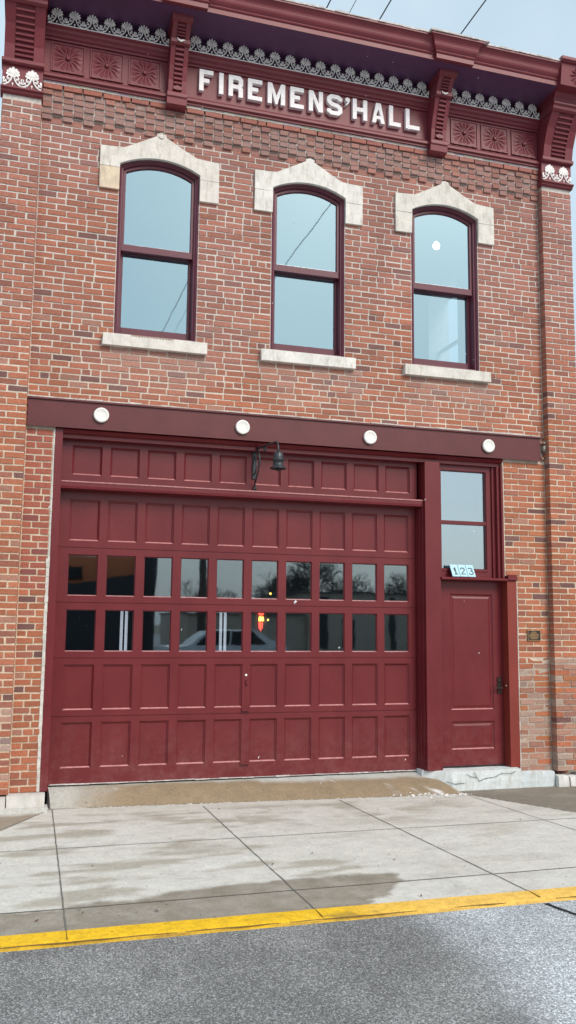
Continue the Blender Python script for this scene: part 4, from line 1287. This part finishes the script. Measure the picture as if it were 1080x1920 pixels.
# ================================================================== OVERHEAD WIRES AND WHAT THE PANES MIRROR
def pole(x, y, lab, arm):
    p = empty('utility_pole', (x, y, -.2), lab, 'utility pole', 'wooden poles carrying the overhead wires')
    m = MB(); m.tube([(x, y, -.6), (x, y, 5), (x, y, 11.3)], [.16, .14, .11], 10); m.build('pole_shaft', 'wood_pole', p)
    m = MB(); m.box(arm[0], arm[1], y - .16, y - .06, 10.3, 10.45); m.box(arm[0], arm[1], y + .06, y + .16, 10.3, 10.45); m.build('crossarm', 'wood_pole', p)
pole(6.05, -21, 'dark wooden utility pole across the street, mirrored in the garage panes', (3.6, 6.2))
pole(5.0, 45, 'wooden utility pole far behind the fire hall roof', (3.6, 6.4))
for (x, lab, rr) in ((3.815, 'leftmost thin overhead wire crossing the sky above the cornice', .010), (4.165, 'faint second overhead wire from the left above the cornice', .005), (4.64, 'third overhead wire from the left above the cornice', .010), (5.93, 'rightmost overhead wire rising from the cornice break toward the top edge', .010)):
    m = MB()
    P = []
    for q in range(25):
        y = lerp(-21, 45, q / 24); P.append((x, y, 10.47 + .35 * ((2 * q / 24 - 1) ** 2 - (2 * 22.8 / 66 - 1) ** 2)))
    m.tube(P, rr, 5); tag(m.build('overhead_wire', 'wire'), lab, 'wire', 'overhead wires above the roof')

# bare trees far across the street
def bare_tree_mesh(seed, h):
    r = random.Random(seed); m = MB()
    def grow(p, d, L, rad, lev):
        q = p + d * L
        m.tube([p, p.lerp(q, .5) + Vector((r.uniform(-.05, .05), r.uniform(-.05, .05), 0)) * L, q], [rad, rad * .9, rad * .75], 4 if lev > 1 else 6, cap=False)
        if lev >= 6: return
        for _ in range(3 if lev < 5 else 2):
            a = Vector((r.gauss(0, .55), r.gauss(0, .55), r.gauss(.05, .3)))
            grow(q, (d + a).normalized(), L * r.uniform(.62, .84), rad * .64, lev + 1)
    grow(Vector((0, 0, 0)), Vector((0, 0, 1)), h * .24, h * .020, 0)
    return m
protos = []
for sd_ in (1, 2, 3):
    mm = bare_tree_mesh(sd_, 10.5)
    protos.append(mm)
tl = [(20.5, -62, .72, 0), (25, -70, 1.0, 1), (23, -66, .9, 2), (27.5, -72, 1.05, 0), (29.5, -70, .82, 1), (31.5, -72, .95, 2), (35, -70, .75, 0), (12.2, -58, .62, 1), (14.6, -60, .66, 2), (38.5, -74, .9, 1), (21.8, -64, .8, 1)]
firsts = {}
for n_, (x, y, s_, kd) in enumerate(tl):
    if kd not in firsts:
        o = protos[kd].build('bare_tree', 'trunk', None, (0, 0, 0)); firsts[kd] = o
    else:
        o = firsts[kd].copy(); COL.objects.link(o)
    o.location = (x, y, -.2); o.scale = (s_, s_, s_); o.rotation_euler = (0, 0, n_ * 1.3)
    tag(o, 'leafless winter tree far across the street, mirrored in the garage panes', 'tree', 'bare trees across the street')

bb = empty('warehouse', (20, -44, -.1), 'low long beige warehouse across the street mirrored in the garage panes', 'building')
m = MB(); m.box(16.8, 40, -54, -42, -.3, 3.62); m.box(9.4, 16.78, -53, -42.4, -.3, 2.25); m.build('wall', 'beige', bb)
m = MB(); m.box(16.6, 40.2, -54.2, -41.8, 3.622, 3.72); m.box(9.3, 16.6, -53.1, -42.2, 2.252, 2.35); m.build('roof', 'tar', bb)
for x0, x1, z1 in ((17.6, 18.1, 3.4), (19.0, 19.8, 2.0), (22.2, 22.6, 3.4), (25.5, 27.5, 2.6)):
    m = MB(); m.box(x0, x1, -41.995, -41.95, 0.2, z1); m.build('door', 'door_dark', bb)
rb = empty('brick_shop', (1.6, -26, -.1), 'orange brick shop with dark awning front, mirrored in the left garage panes', 'building')
m = MB(); m.box(-6, 4.45, -36, -26, -.3, 4.3); m.build('wall', 'brick_far', rb)
m = MB(); m.box(-6.2, 4.3, -26.0, -24.6, -.2, 3.0); m.prism([(-6.2, 3.0), (4.3, 3.0), (4.3, 3.5), (2.0, 3.1)], None, -24.6, -26.0); m.build('shopfront', 'door_dark', rb)
m = MB(); m.box(1.4, 2.2, -25.99, -25.9, 3.3, 3.8); m.build('window', 'carglass', rb)
m = MB(); m.box(4.46, 5.05, -26.4, -25.6, -.2, 4.45); m.build('chimney', 'door_dark', rb)

# a pale car parked across the street (mirrored in the lower panes)
cx, cy = 6.4, -19.5
car = empty('parked_car', (cx, cy, -.1), 'white hatchback parked across the street, mirrored in the garage panes', 'car')
prof = [(-2.1, .35), (-2.15, .75), (-1.95, .95), (-1.2, 1.02), (-.55, 1.50), (.9, 1.55), (1.7, 1.15), (2.05, 1.0), (2.1, .35)]
m = MB(); m.prism([(cx + a, c - .1) for a, c in prof], None, cy - .85, cy + .85); m.build('body', 'carwhite', car)
for ys in (cy - .86, cy + .86):
    m = MB(); m.prism([(cx - 1.0, .95), (cx - .5, 1.36), (cx + .1, 1.40), (cx + .1, .95)], None, ys - .012, ys + .012); m.prism([(cx + .18, .95), (cx + .18, 1.40), (cx + .85, 1.40), (cx + 1.35, .98)], None, ys - .012, ys + .012); m.build('side_window', 'carglass', car)
    for xs_ in (-1.35, 1.3):
        m = MB(); m.lathe((cx + xs_, ys + (.06 if ys > cy else -.06) * 0, .22), [(.33, -.09), (.33, .09), (.2, .1), (.05, .1)], 20, 'y'); m.build('wheel', 'dark', car)

# light snow in the air
fm = MB(); r = random.Random(77)
for q in range(110):
    p = Vector((r.uniform(-1.2, 6.5), r.uniform(-6.6, -.5), r.uniform(-.05, 8.5))); a = r.uniform(.0025, .0060)
    I = [fm.vert(p + Vector(v) * a * r.uniform(.6, 1.4)) for v in ((1, 0, .3), (-1, 0, -.3), (0, 1, 0), (0, -1, 0), (.4, 0, 1.5), (-.3, 0, -1.5))]
    for f in ((0, 2, 4), (2, 1, 4), (1, 3, 4), (3, 0, 4), (2, 0, 5), (1, 2, 5), (3, 1, 5), (0, 3, 5)): fm.face([I[k] for k in f])
o = fm.build('snowflakes', 'letter'); o['kind'] = 'stuff'; o['label'] = 'sparse small snowflakes drifting in front of the facade'

# ================================================================== SKY, SUN, CAMERA
w = bpy.data.worlds.new('World'); S.world = w; w.use_nodes = True
nt = w.node_tree
for n in list(nt.nodes): nt.nodes.remove(n)
out = nt.nodes.new('ShaderNodeOutputWorld'); bg = nt.nodes.new('ShaderNodeBackground')
sky = nt.nodes.new('ShaderNodeTexSky'); sky.sky_type = 'NISHITA'; sky.sun_disc = False
SUN_EL, SUN_AZ = math.radians(40), math.radians(157)       # azimuth clockwise from +Y: behind the camera, a little left
sky.sun_elevation = SUN_EL; sky.sun_rotation = SUN_AZ; sky.dust_density = 3; sky.air_density = 1.2; sky.ozone_density = 2
mx = nt.nodes.new('ShaderNodeMix'); mx.data_type = 'RGBA'; mx.inputs[0].default_value = .72
mx.inputs[7].default_value = (4.7, 5.8, 6.45, 1)            # an even cloud deck
tc = nt.nodes.new('ShaderNodeTexCoord'); cn = nt.nodes.new('ShaderNodeTexNoise'); cn.inputs['Scale'].default_value = 3.2; cn.inputs['Detail'].default_value = 5
nt.links.new(tc.outputs['Generated'], cn.inputs['Vector'])
cr_ = nt.nodes.new('ShaderNodeValToRGB'); cr_.color_ramp.elements[0].position = .3; cr_.color_ramp.elements[0].color = (4.1, 5.2, 5.9, 1); cr_.color_ramp.elements[1].position = .7; cr_.color_ramp.elements[1].color = (5.3, 6.35, 6.9, 1)
nt.links.new(cn.outputs['Fac'], cr_.inputs[0]); nt.links.new(cr_.outputs[0], mx.inputs[7])
nt.links.new(sky.outputs[0], mx.inputs[6]); nt.links.new(mx.outputs[2], bg.inputs[0]); bg.inputs[1].default_value = .10
nt.links.new(bg.outputs[0], out.inputs[0])
sl = bpy.data.lights.new('sun', 'SUN'); sl.energy = 1.5; sl.angle = math.radians(25); sl.color = (1, .90, .80)
so = bpy.data.objects.new('sun', sl); COL.objects.link(so)
d = Vector((math.sin(SUN_AZ) * math.cos(SUN_EL), math.cos(SUN_AZ) * math.cos(SUN_EL), math.sin(SUN_EL)))
so.rotation_euler = d.to_track_quat('Z', 'Y').to_euler(); so.location = (0, -10, 20)

yw, pt, rl = .29066533, .12810739, .01014924
fw = Vector((math.sin(yw) * math.cos(pt), math.cos(yw) * math.cos(pt), math.sin(pt))); rt = Vector((math.cos(yw), -math.sin(yw), 0)); up = rt.cross(fw)
r2 = rt * math.cos(rl) + up * math.sin(rl); u2 = up * math.cos(rl) - rt * math.sin(rl)
cam = bpy.data.cameras.new('camera'); co = bpy.data.objects.new('camera', cam); COL.objects.link(co)
co.matrix_world = Matrix(((r2.x, u2.x, -fw.x, 0), (r2.y, u2.y, -fw.y, -9.1525), (r2.z, u2.z, -fw.z, 1.6), (0, 0, 0, 1)))
cam.sensor_fit = 'VERTICAL'; cam.sensor_height = 24; cam.lens = 1648.05 / 1920 * 24
cam.clip_start = .05; cam.clip_end = 4000
S.camera = co
S.view_settings.view_transform = 'Standard'; S.view_settings.look = 'None'; S.view_settings.exposure = .75; S.view_settings.gamma = 1
S.render.resolution_x, S.render.resolution_y = 576, 1024
